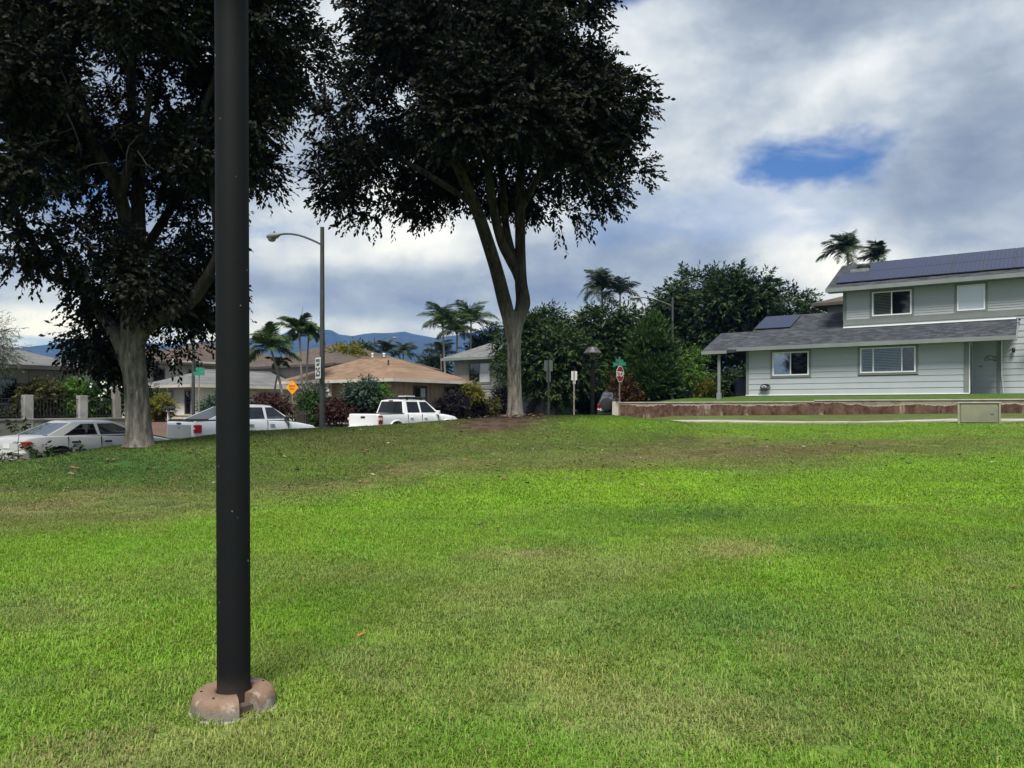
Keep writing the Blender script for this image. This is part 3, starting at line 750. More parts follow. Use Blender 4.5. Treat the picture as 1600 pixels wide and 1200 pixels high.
# solar panels
def panel_mat():
    m, n, b = principled('solar_cells', .35, 0, .22)
    co = n.n('ShaderNodeTexCoord').outputs['Object']; x,y,z = n.sep(co)
    def lines(v, per, wd): return n.math('LESS_THAN', n.math('ABSOLUTE', n.math('SUBTRACT', n.math('FRACT', n.math('DIVIDE', v, per)), .5)), wd)
    g = n.math('MAXIMUM', lines(x,.165,.035), lines(y,.165,.02))
    c = n.mix(n.noise(co,3,3,.5), (.009,.014,.042), (.013,.019,.056))
    n.t.links.new(n.mix(n.math('MULTIPLY', g, .35), c, (.16,.17,.22)), b.inputs['Base Color'])
    return m
M_['cells'] = panel_mat(); M_['alu'] = pm('panel_frame',(.10,.105,.12),(.07,.075,.09),5,.4,.6)
def solar(M, a0, a1, b0, b1):
    o = MB().box(a0+.02,a1-.02,b0+.02,b1-.02,.06,.095).build('solar_panel', M_['cells'], gh); o.matrix_local = M
    f = MB(); f.box(a0,a1,b0,b0+.018,.055,.10).box(a0,a1,b1-.018,b1,.055,.10).box(a0,a0+.018,b0+.018,b1-.018,.055,.10).box(a1-.018,a1,b0+.018,b1-.018,.055,.10); f.build('frame', M_['alu'], o)
    l = MB(); 
    for a in (a0+.2,a1-.2): l.box(a-.02,a+.02,b0+.1,b1-.1,-.01,.055)
    l.build('mounting_rail', M_['black'], o)
MU = slope_M(0,1.0,UEZ,UPIT)
x_ = 4.10
for k in range(9):
    x1_ = x_+1.26
    solar(MU, x_, x1_-.02, .55, 2.19)
    if k > 0: solar(MU, x_, x1_-.02, 2.21, 3.85)
    x_ = x1_
ML = slope_M(-.3,-.62,EZ,PIT)
solar(ML, .06, 1.00, 2.95, 5.30); solar(ML, 1.02, 1.96, 2.95, 5.30)
mb = MB(); mb.lathe([(.30,0),(.34,.10),(.30,.22),(.12,.28)],14,c=(4.95,3.75,UEZ+2.75*UPIT)); mb.build('roof_vent', M_['black'], gh, 40)
MB().box(4.45,5.35,3.05,3.45,UEZ+2.05*UPIT+.02,UEZ+2.45*UPIT+.07).build('roof_vent', M_['metal'], gh)
MB().tube([(4.1,4.3,EZ+4.7*PIT),(4.1,4.3,EZ+4.9*PIT+.28)],.09,12).build('vent_pipe', M_['white'], gh, 40)
MB().tube([(11.84,1.52,3.3),(11.84,1.44,3.3)],.05,10).build('camera_dome', M_['black'], gh, 40)

# things at the house
def world_of(root, p): return Matrix.Translation(root.location) @ Matrix.Rotation(root.rotation_euler.z,4,'Z') @ Vector(p)
hm_ = thing('garden_hose','coiled black garden hose hanging on the siding below the small window','hose',world_of(gh,(.95,-.08,.42)),ROT)
hp = MB(); rs_ = random.Random(4)
for k in range(5):
    rr = .13+.022*k; hp.tube([(rr*1.15*math.cos(t)+.02*k, -.02-.012*k, rr*.8*math.sin(t)-.01*k) for t in np.linspace(0,6.3,22)], .016, 6)
hp.tube([(-.12,-.05,-.12),(-.25,-.05,-.16),(-.22,-.05,-.20),(-.02,-.05,-.19)], .016, 6)
hp.build('hose', pm('black_rubber',(.010,.010,.011),(.02,.02,.02),5,.5), hm_, 60)
MB().box(-.03,.03,-.10,.085,-.02,.02).build('hook', M_['metal'], hm_)
gc_ = thing('covered_grill','barbecue grill under a dark navy cover beside the porch post','grill',world_of(gh,(-.50,1.1,-.18)),ROT)
mb = MB()
for i,(z,wx,wy) in enumerate(((0,.46,.34),(.5,.44,.32),(.85,.42,.30),(1.05,.36,.28),(1.22,.20,.18))):
    pass
prof = [(0,.46,.34),(.45,.44,.31),(.85,.42,.30),(1.02,.37,.27),(1.18,.22,.18),(1.20,.05,.05)]
vs=[]; fs=[]; sg=20
for (z,a,b) in prof:
    for k in range(sg):
        t=2*math.pi*k/sg; q=1+.05*math.sin(k*5.0+z*3)*(1 if z<.9 else .3); c=math.cos(t); s=math.sin(t)
        vs.append((a*q*abs(c)**.6*(1 if c>0 else -1), b*q*abs(s)**.6*(1 if s>0 else -1), z))
for i in range(len(prof)-1):
    for k in range(sg): fs.append((i*sg+k,i*sg+(k+1)%sg,(i+1)*sg+(k+1)%sg,(i+1)*sg+k))
fs.append(tuple(range((len(prof)-1)*sg,len(prof)*sg)))
mb.add(vs,fs).build('cover', pm('navy_cover',(.012,.015,.030),(.02,.024,.042),3,.6), gc_, 60)
art = thing('wall_ornament','faint grey metal ornament shaped like a low arch on the entry wall','ornament',world_of(gh,(10.72,1.54,1.60)),ROT)
mb = MB(); mb.tube([(-.22,0,-.10),(-.20,0,.02),(-.1,0,.12),(.05,0,.13),(.16,0,.06),(.26,0,.10)],.014,6); mb.tube([(-.22,0,-.10),(-.05,0,-.06),(.1,0,-.06),(.24,0,-.12)],.014,6); mb.tube([(.16,0,.06),(.2,0,-.03),(.24,0,-.12)],.012,6); mb.tube([(-.1,0,.12),(-.08,0,.03),(0,0,-.06)],.010,6)
mb.build('metal_outline', pm('weathered_steel',(.16,.17,.17),(.11,.12,.12),8,.6,.4), art, 60)
fl = thing('flag','striped flag on an angled wall pole at the house corner','flag',world_of(gh,(12.30,1.55,2.62)),ROT)
MB().tube([(0,0,0),(-.10,-.5,.28),(-.18,-.95,.52)],.013,8).build('pole', M_['white'], fl, 40)
fm, fnn, fb = principled('flag_cloth', .8, 0, .2)
fx,fy,fz = fnn.sep(fnn.n('ShaderNodeTexCoord').outputs['UV'])
st_ = fnn.math('GREATER_THAN', fnn.math('FRACT', fnn.math('MULTIPLY', fy, 6.5)), .5)
cst = fnn.mix(st_, (.42,.03,.04), (.72,.70,.70))
can = fnn.math('MULTIPLY', fnn.math('LESS_THAN', fx, .4), fnn.math('GREATER_THAN', fy, .46))
fnn.t.links.new(fnn.mix(can, cst, (.02,.03,.12)), fb.inputs['Base Color'])
vs=[]; fs=[]; uv=[]
for i in range(9):
    for j in range(7):
        t=i/8; q=j/6
        vs.append((-.17+.40*q+.03*math.sin(t*9+q*2), -.9+.85*q*.5+.04*math.sin(q*8+t*4), .50-.9*q*.35-.62*t+.05*math.sin(q*6))); uv.append((t,1-q))
for i in range(8):
    for j in range(6): fs.append((i*7+j,i*7+j+1,(i+1)*7+j+1,(i+1)*7+j))
o = MB().add(vs,fs).build('cloth', fm, fl, 180); ul = o.data.uv_layers.new(name='uv')
for lp in o.data.loops: ul.data[lp.index].uv = uv[lp.vertex_index]

# ---------------------------------------------------------------- terrace and retaining wall
tm = thing('terrace','raised lawn terrace in front of the grey house','terrace',(12.2,40,2.17),ROT); 
bpy.data.objects.remove(tm, do_unlink=True)
V=[]; ys_=[-2.28,-1.6,-.8,0.3,4,20]; zs_=[-.42,-.34,-.16,-.02,0,0]; xs_=[-6.3,-5,-3,-1.5,0,4,10,20,32]
for x in xs_:
    for y,z in zip(ys_,zs_):
        zz_ = z-(.10 if x < -1 else 0)-(.12 if x < -3 else 0); V.append((x,y,zz_))
nyy=len(ys_); Fq=[(i*nyy+j,(i+1)*nyy+j,(i+1)*nyy+j+1,i*nyy+j+1) for i in range(len(xs_)-1) for j in range(nyy-1)]
terr = link('terrace_lawn', np_mesh('terrace_lawn', np.array(V), np.array(Fq), True), pm('terrace_turf',(.040,.088,.014),(.062,.095,.022),2.2,.9,0,.8,50,spec=.15)); terr.location=(12.2,40,2.17); terr.rotation_euler=(0,0,ROT); tag(terr, kind='structure')
wall_m, wn, wb = principled('stained_concrete', .92, 0, .2)
co = wn.n('ShaderNodeTexCoord').outputs['Object']; wx,wy,wz = wn.sep(co)
edge = wn.math('ADD', wn.math('MULTIPLY', wn.noise(wn.comb(wx,0.0,0.0), .35, 2, .4), .55), wn.math('MULTIPLY', wn.noise(wn.vmath('MULTIPLY',co,(2.2,1,1.5)), 1.0, 8, .7), .42))
red = wn.ss(wn.math('SUBTRACT', wn.math('ADD', edge, -.92), wz), .02, .10)
streak = wn.noise(wn.vmath('MULTIPLY',co,(3.2,1,1.6)), 1.0, 8, .68)
basec = wn.mix(wn.ss(streak,.35,.65), (.17,.145,.12), (.25,.22,.185))
basec = wn.mix(wn.math('MULTIPLY', wn.ss(wn.noise(wn.vmath('MULTIPLY',co,(2.5,1,5)),1.0,6,.6),.5,.7),.6), basec, (.10,.09,.08))
redc = wn.mix(wn.ss(wn.noise(wn.vmath('MULTIPLY',co,(3.6,1,2.6)),1.0,9,.72),.36,.66), (.060,.029,.022), (.140,.088,.064))
pale = wn.math('MULTIPLY', wn.math('MULTIPLY', wn.ss(red,.05,.5), wn.math('SUBTRACT',1.0,wn.ss(red,.5,.95))), 1.6)
drip = wn.math('MULTIPLY', wn.ss(wn.noise(wn.vmath('MULTIPLY',co,(2.6,1,.25)),1.0,7,.65),.56,.66), wn.ss(wn.noise(wn.vmath('MULTIPLY',co,(.9,1,1.5)),1.0,3,.5),.42,.6))
redc = wn.mix(wn.math('MULTIPLY',drip,.8), redc, (.30,.255,.205))
cc = wn.mix(red, basec, redc); cc = wn.mix(wn.math('MINIMUM',pale,.8), cc, (.42,.37,.31))
wn.t.links.new(cc, wb.inputs['Base Color'])
bn = wn.n('ShaderNodeBump'); bn.inputs['Strength'].default_value=.4; bn.inputs['Distance'].default_value=.02; wn.t.links.new(wn.noise(co,14,6,.65), bn.inputs['Height']); wn.t.links.new(bn.outputs[0], wb.inputs['Normal'])
rw = thing('retaining_wall','low concrete retaining wall stained rust red below the grey house','wall',(12.2,40,2.17),ROT)
MB().box(-6.4,4.0,-2.52,-2.27,-1.75,-.40).box(4.0,32,-2.52,-2.27,-1.75,-.335).build('wall_face', wall_m, rw)
MB().bbox(-6.43,4.0,-2.55,-2.25,-.398,-.355,.01).bbox(4.002,32,-2.55,-2.25,-.333,-.29,.01).build('cap', pm('pale_cap_concrete',(.42,.38,.33),(.33,.29,.24),2,.9,0,.3,30), rw)
MB().box(-6.42,-6.15,-2.26,7,-1.75,-.38).build('return_wall', pm('pale_wall_concrete',(.34,.31,.27),(.27,.24,.20),1,.9,0,.3,30), rw)
MB().bbox(-6.46,-6.10,-2.6,-2.2,-1.75,-.33,.012).build('end_pier', pm('pale_pier_concrete',(.40,.37,.32),(.30,.27,.23),1,.9,0,.3,30), rw)
for k in range(9):
    x = -2.6+k*2.35; u,n = 0,0
    wpt = world_of(rw,(x,-2.52,0)); zb = gz(wpt.x,wpt.y)-2.17
    MB().tube([(x,-2.535,zb+.09),(x,-2.50,zb+.09)],.045,10).build('drain_hole', M_['dark'], rw)

# ---------------------------------------------------------------- utility cabinet on the lawn edge
bx_, by_, bz_ = X(1529,24.6), 24.6, 0
ub = thing('utility_cabinet','squat olive-tan metal utility cabinet standing at the lawn edge before the wall','cabinet',(bx_,by_,gz(bx_,by_)-.06),ROT+R(5))
cab = pm('olive_tan_paint',(.220,.218,.145),(.170,.175,.120),1.5,.5,0,.1,20,spec=.4); cab2 = pm('grey_tan_paint',(.27,.265,.19),(.22,.22,.16),2,.5)
MB().bbox(-.56,.56,-.36,.36,.05,.70,.015).build('body', cab, ub)
MB().bbox(-.50,.50,-.385,-.361,.10,.66,.01).build('front_panel', cab, ub)
MB().bbox(-.60,.60,-.40,.40,.70,.735,.012).build('lid', cab2, ub)
mb = MB(); [MB().bbox(a_,a_+.055,-.392,-.34,.05,.698,.008).build('corner_post', cab2, ub) for a_ in (-.585,.53)]
MB().bbox(-.63,.63,-.45,.45,-.12,.05,.015).build('pad', concrete, ub)
MB().box(.32,.40,-.402,-.386,.36,.44).build('hasp', M_['metal'], ub)
# ---------------------------------------------------------------- path lamps
bronze, bn_, bb_ = principled('dark_bronze_paint', .65, 0, .12)
_c = bn_.n('ShaderNodeTexCoord').outputs['Object']; _x,_y,_z = bn_.sep(_c)
_f = bn_.noise(_c, 9, 6, .6)
_cc = bn_.mix(_f, (.0055,.0064,.0082), (.009,.0098,.0115))
_rust = bn_.math('MULTIPLY', bn_.ss(bn_.math('ADD', _z, bn_.math('MULTIPLY', _f, .16)), .30, .06), .75)
_cc = bn_.mix(_rust, _cc, (.075,.055,.042))
_sp = bn_.ss(bn_.noise(_c, 24, 2, .5), .735, .76)
_cc = bn_.mix(_sp, _cc, (.22,.23,.23))
bn_.t.links.new(_cc, bb_.inputs['Base Color'])
basem, b2, bb2 = principled('rust_stained_cast_base', .8, 0, .3)
_c = b2.n('ShaderNodeTexCoord').outputs['Object']; _x,_y,_z = b2.sep(_c)
_f = b2.noise(_c, 22, 9, .72); _g = b2.noise(b2.vmath('MULTIPLY',_c,(5,5,30)), 2.0, 5, .6)
_st = b2.mix(b2.ss(b2.math('ADD', _z, b2.math('MULTIPLY', _g, .06)), .075, .115), (.165,.150,.128), (.185,.120,.084))
_st = b2.mix(b2.math('MULTIPLY', b2.ss(b2.noise(_c, 6, 5, .6), .55, .66), .55), _st, (.50,.42,.38))
_st = b2.mix(b2.math('MULTIPLY', b2.ss(_f, .50, .64), .65), _st, (.125,.085,.060))
b2.t.links.new(_st, bb2.inputs['Base Color'])
_b = b2.n('ShaderNodeBump'); _b.inputs['Strength'].default_value=.7; _b.inputs['Distance'].default_value=.012; b2.t.links.new(_f,_b.inputs['Height']); b2.t.links.new(_b.outputs[0], bb2.inputs['Normal'])
M_['hat']=pm('weathered_bronze_hat',(.060,.062,.066),(.040,.042,.045),6,.5)
def lamp_post(label, x, y, H, tilt=0.0):
    z0 = gz(x,y)
    L = thing('lamp_post', label, 'lamp post', (x,y,z0-.012), 0, None); L.rotation_euler = (0, tilt, 0)
    MB().lathe([(.0825,.02),(.0825,H)],40).build('pole', bronze, L, 60)
    # cast cover ring, open at the cable slot
    prof = [(.086,.0),(.086,.100),(.096,.110),(.150,.112),(.180,.106),(.198,.088),(.206,.060),(.208,.0)]
    a0, a1 = R(-33), R(297); seg = 56; vs=[]; fs=[]; n=len(prof)
    rn = random.Random(3)
    for k in range(seg+1):
        a=a0+(a1-a0)*k/seg
        for r,z in prof:
            q = 1+.006*math.sin(5*a)+.004*(rn.random()-.5); vs.append((r*q*math.cos(a), r*q*math.sin(a), z))
    for k in range(seg):
        for i in range(n-1): fs.append((k*n+i,(k+1)*n+i,(k+1)*n+i+1,k*n+i+1))
    fs.append(tuple(range(n))); fs.append(tuple(range(seg*n+n-1,seg*n-1,-1)))
    MB().add(vs,fs).build('base_cover', basem, L, 50)
    # recessed box seen in the slot
    Mx = Matrix.Rotation(R(-48),4,'Z')
    mb = MB(); mb.box(.095,.150,-.050,.038,0,.060,Mx); mb.box(.150,.182,-.062,-.040,0,.074,Mx); mb.box(.160,.190,-.040,.04,0,.022,Mx); mb.build('cable_box', pm('rusty_dark_steel',(.045,.034,.028),(.075,.055,.042),20,.8), L)
    MB().lathe([(.218,-.03),(.222,.008),(.212,.018)],40).build('footing', pm('grout',(.34,.33,.31),(.24,.23,.21),20,.95,0,.8,60), L, 50)
    sc = MB()
    for a in (R(200),R(252),R(40),R(130)): sc.lathe([(.0065,0),(.0065,.004)],8,c=(.155*math.cos(a),.155*math.sin(a),.1105))
    sc.build('screw', M_['black'], L)
    hat = MB().lathe([(.10,H-.30),(.105,H-.02),(.38,H-.03),(.39,H+.0),(.21,H+.20),(.195,H+.25),(.0,H+.265)],32).build('shade', M_['hat'], L, 40)
    MB().lathe([(.085,H-.32),(.088,H-.05)],24).build('collar', bronze, L, 40)
    return L
lamp_post('tall dark bronze lamp post on a rust-stained base in the foreground lawn', X(365.5,3.96), 3.96, 4.15, R(-.2))
lamp_post('dark path lamp with a wide flat-cone hat near the stop sign', X(926,33), 33, Z(551,33)-gz(X(926,33),33), 0)

# ---------------------------------------------------------------- street lights
def street_light(label, x, y, H, arm, adir, r0=.10, group='street lights'):
    S = thing('street_light', label, 'street light', (x,y,gz(x,y)-.05), 0, group)
    d = Vector((adir[0],adir[1],0)).normalized()
    MB().tube([(0,0,0),(0,0,H*.5),(0,0,H)],[r0,r0*.86,r0*.72],14).build('pole', M_['pole'], S, 40)
    MB().lathe([(r0*2,0),(r0*2,.05),(r0*1.2,.08),(r0*1.1,.25)],14).build('base', M_['pole'], S, 40)
    p = [Vector((0,0,H-.62))+d*.02]
    for t in (.12,.25,.4,.55,.7,.85,1.0): p.append(d*arm*t+Vector((0,0,H-.62+.66*math.sin(t*math.pi/2*1.02))))
    MB().tube(p,[.035]*len(p),8).build('arm', M_['pole'], S, 40)
    e = p[-1]; yaw = math.atan2(d.y,d.x); Mh = Matrix.Translation(e) @ Matrix.Rotation(yaw,4,'Z')
    prof=[(-.05,.04,.03),(.05,.07,.06),(.18,.13,.09),(.38,.16,.10),(.58,.13,.08),(.68,.05,.03)]
    vs=[];fs=[];sg=12
    for (x_,w_,h_) in prof:
        for k in range(sg):
            a=2*math.pi*k/sg; zz2=math.sin(a)*h_*(1.0 if math.sin(a)>0 else 1.35); vs.append((x_,w_*math.cos(a),zz2))
    for i in range(len(prof)-1):
        for k in range(sg): fs.append((i*sg+k,i*sg+(k+1)%sg,(i+1)*sg+(k+1)%sg,(i+1)*sg+k))
    fs.append(tuple(range(sg))); fs.append(tuple(range((len(prof)-1)*sg,len(prof)*sg)))
    lum_ = MB(Mh).add(vs,fs).build('luminaire', M_['lum'], S, 50)
    MB(Mh).lathe([(.15,-.10),(.12,-.18),(.04,-.21)],14,c=(.42,0,0)).build('lens', M_['lens'], lum_, 50)
    MB(Mh).lathe([(.03,.08),(.03,.15),(.02,.17)],10,c=(.28,0,0)).build('photocell', M_['black'], lum_, 50)
    return S
M_['pole'] = pm('weathered_grey_steel',(.062,.068,.068),(.045,.050,.050),2.5,.6,.3,.1,20)
M_['lum'] = pm('grey_luminaire',(.22,.23,.24),(.17,.18,.185),4,.5,.3); M_['lens'] = pm('lamp_lens',(.36,.37,.37),(.28,.29,.30),4,.25)
st = street_light('grey street light over the parked silver pickup, cobra-head arm reaching left', X(503.5,27), 27, Z(355,27)-gz(X(503.5,27),27)+.05, 2.35, (-NX,-NY), .098)
street_light('grey street light pole behind the left tree beside the green street sign', X(302,45), 45, Z(455,45)-gz(X(302,45),45), 2.4, (NX,NY), .10)
street_light('distant street light against the hills above the tan roof', X(585,105), 105, Z(527,105)-gz(X(585,105),105), 2.4, (1,.1), .10)
street_light('street light rising among the dark trees left of the grey house', X(1051,52), 52, Z(463,52)-gz(X(1051,52),52), 2.2, (-1,.25), .10)

# ---------------------------------------------------------------- signs
M_['post'] = pm('sign_post_steel',(.26,.23,.20),(.16,.13,.11),3,.7,.3); M_['signback'] = pm('bare_aluminium',(.50,.51,.51),(.42,.43,.43),4,.5,0)
M_['s_red'] = pm('sign_red',(.20,.010,.014),(.17,.008,.012),3,.5); M_['s_white'] = pm('sign_white',(.66,.67,.67),(.56,.57,.57),3,.5)
M_['s_orange'] = pm('sign_orange_yellow',(.78,.30,.008),(.70,.26,.008),3,.5); M_['s_green'] = pm('sign_green',(.012,.16,.105),(.015,.19,.125),3,.5)
M_['s_black'] = pm('sign_black',(.012,.012,.012),(.02,.02,.02),3,.5); M_['s_dkred'] = pm('sign_faded_letters',(.22,.035,.004),(.20,.03,.004),3,.6)
def facing(nx, ny): return math.atan2(nx, -ny)
def ngon_plate(mb, pts, y0, y1): mb.prism(pts,'y',y0,y1)
def letter(body, size, parent, mat, x, z, y, sx=1.0):
    me = text_mesh(body, size, .0025, 'CENTER', sx); o = link('lettering', me, mat, parent)
    o.matrix_local = Matrix.Translation((x,y,z)) @ Matrix.Rotation(R(90),4,'X'); return o
def sign_root(name, label, x, y, nrm, post_h, post_r=.03):
    S = thing(name, label, 'sign', (x,y,gz(x,y)-.05), facing(*nrm))
    MB().box(-post_r,post_r,-post_r*.6,post_r*.6,0,post_h).build('post', M_['post'], S); return S
# stop sign with two street-name blades on one post
D_=33.5; sx_=X(968,D_); zg=gz(sx_,D_)-.05; zc=Z(584.5,D_)-zg
S = sign_root('stop_sign','red octagonal stop sign below a green street-name blade by the wall end',sx_,D_,(NX,NY),zc+.75)
oc=[(.375*math.cos(R(22.5+45*k)),zc+.375*math.sin(R(22.5+45*k))) for k in range(8)]; oi=[(.345*math.cos(R(22.5+45*k)),zc+.345*math.sin(R(22.5+45*k))) for k in range(8)]
pl_=MB(); ngon_plate(pl_,oc,-.032,-.027); pl_=pl_.build('sign_plate', M_['s_white'], S)
fc=MB(); ngon_plate(fc,oi,-.036,-.0325); fc.build('red_face', M_['s_red'], pl_)
letter('STOP',.30,pl_,M_['s_white'],0,zc-.01,-.040)
zt_=Z(568.5,D_)-zg
for ang,hh in ((0,.0),(1,.02)):
    mb=MB(); 
    if ang==0: mb.box(-.36,.36,-.006,.006,zt_+.075,zt_+.20)
    else: mb.box(-.006,.006,-.30,.30,zt_-.09,zt_+.065)
    mb.build('street_name_blade', M_['s_green'], S)
# speed limit 25 strapped to the street light pole
D_=27; px_=X(503.5,D_)
S=thing('speed_limit_sign','white speed limit 25 sign strapped to the street light pole','sign',(px_,D_,0),facing(-.80,-.60))
zc=Z(575,26.9); mb=MB(); mb.bbox(-.24,.24,-.16,-.155,zc-.37,zc+.37,.001); p_=mb.build('sign_plate', M_['s_white'], S)
letter('SPEED',.135,p_,M_['s_black'],0,zc+.255,-.163,1.0); letter('LIMIT',.135,p_,M_['s_black'],0,zc+.115,-.163,1.0); letter('25',.42,p_,M_['s_black'],0,zc-.155,-.163,.95)
MB().box(-.02,.02,-.155,-.08,zc-.30,zc-.26).box(-.02,.02,-.155,-.08,zc+.26,zc+.30).build('bracket', M_['metal'], S)
# dead end
D_=42; sx_=X(457,D_); zg=gz(sx_,D_)-.05; zc=Z(605.5,D_)-zg
S=sign_root('dead_end_sign','orange-yellow diamond dead end sign in front of the palm trunks',sx_,D_,(-.12,-.99),zc+.1)
h_=.395; mb=MB(); ngon_plate(mb,[(0,zc-h_),(h_*.92,zc),(0,zc+h_),(-h_*.92,zc)],-.032,-.026); p_=mb.build('sign_plate', M_['s_orange'], S)
letter('DEAD',.155,p_,M_['s_dkred'],0,zc+.075,-.036,.9); letter('END',.155,p_,M_['s_dkred'],0,zc-.085,-.036,.9)
# green street sign across the road (left)
D_=43.5; sx_=X(311,D_); zg=gz(sx_,D_)-.05; zt_=Z(580,D_)-zg
S=sign_root('street_sign','green street-name sign on its own post beside the left street light',sx_,D_,(-.05,-1),zt_+.25)
MB().box(-.30,.33,-.03,-.022,zt_-.24,zt_-.02).build('street_name_blade', M_['s_green'], S)
MB().box(-.18,.33,-.03,-.022,zt_,zt_+.20).build('street_name_blade', M_['s_green'], S)
Mw=pm('faded_white_print',(.30,.44,.40),(.2,.36,.31),6,.6)
for i,(x_,z_,w_) in enumerate(((-.2,-.10,.10),(.02,-.05,.13),(.22,-.11,.10),(-.06,.10,.12),(.16,.11,.12))):
    pass
# plates seen from behind
def back_sign(label, px, D, rows, post_top, nrm=(.12,.99)):
    x_=X(px,D); zg=gz(x_,D)-.05
    S=thing('sign',label,'sign',(x_,D,zg),facing(*nrm))
    MB().box(-.035,.035,-.02,.02,0,Z(post_top,D)-zg).build('post', M_['post'], S)
    for (w_,y0,y1) in rows: MB().bbox(-w_/2,w_/2,-.034,-.026,Z(y1,D)-zg,Z(y0,D)-zg,.001).build('sign_plate', M_['signback'], S)
back_sign('back of a two-plate road sign right of the middle tree trunk',857,30,((.325,563,580),(.165,580.3,597)),562.0,(.12,.99))
back_sign('smaller back of a road sign in the shade across the road',897,44,((.34,580,594),(.15,594.3,600)),579.0,(.3,.95))

# ---------------------------------------------------------------- mailbox
D_=46.5; x_=X(263,D_)
mbx=thing('mailbox','black mailboxes on one white post on the verge across the road','mailbox',(x_,D_,gz(x_,D_)+.0),R(-30))
MB().bbox(-.05,.05,-.05,.05,-.1,Z(643,D_)-gz(x_,D_),.006).build('post', M_['offwhite'], mbx)
zt_=Z(643,D_)-gz(x_,D_)
MB().box(-.30,.38,-.12,.14,zt_,zt_+.05).build('shelf', M_['offwhite'], mbx)
arch=[(-.13,0),(.13,0),(.13,.14),(.09,.21),(0,.235),(-.09,.21),(-.13,.14)]
for dx_ in (-.28,.08):
    Mm=Matrix.Translation((dx_+.0,0,zt_+.052)); MB(Mm).prism([(p[0]+.13,p[1]) for p in arch],'y',-.22,.22).build('box', M_['black'], mbx)

# ---------------------------------------------------------------- vehicles
def paint(name, c, rough=.3, coat=.6):
    return pm(name, c, tuple(v*.94 for v in c), 1.2, rough, 0, 0, coat=coat)
M_['tyre']=pm('tyre_rubber',(.014,.014,.014),(.022,.021,.020),8,.85); M_['rim']=pm('alloy_rim',(.42,.43,.44),(.34,.35,.36),6,.35,.8)
M_['carglass']=glass_mat('car_glass',(.008,.009,.010),1.75,.55); M_['carglass_dk']=glass_mat('tinted_car_glass',(.005,.006,.008),1.42,.08)
M_['carglass_sky']=glass_mat('rear_screen_glass',(.03,.04,.05),2.9,.35)
M_['trimblk']=pm('black_trim',(.014,.014,.015),(.02,.02,.021),6,.55); M_['tail']=pm('tail_lamp_red',(.30,.012,.012),(.22,.008,.01),7,.2); M_['clear']=pm('clear_lamp',(.62,.60,.60),(.5,.46,.46),9,.15)
M_['seat']=pm('grey_seat',(.06,.06,.062),(.045,.045,.047),4,.85)
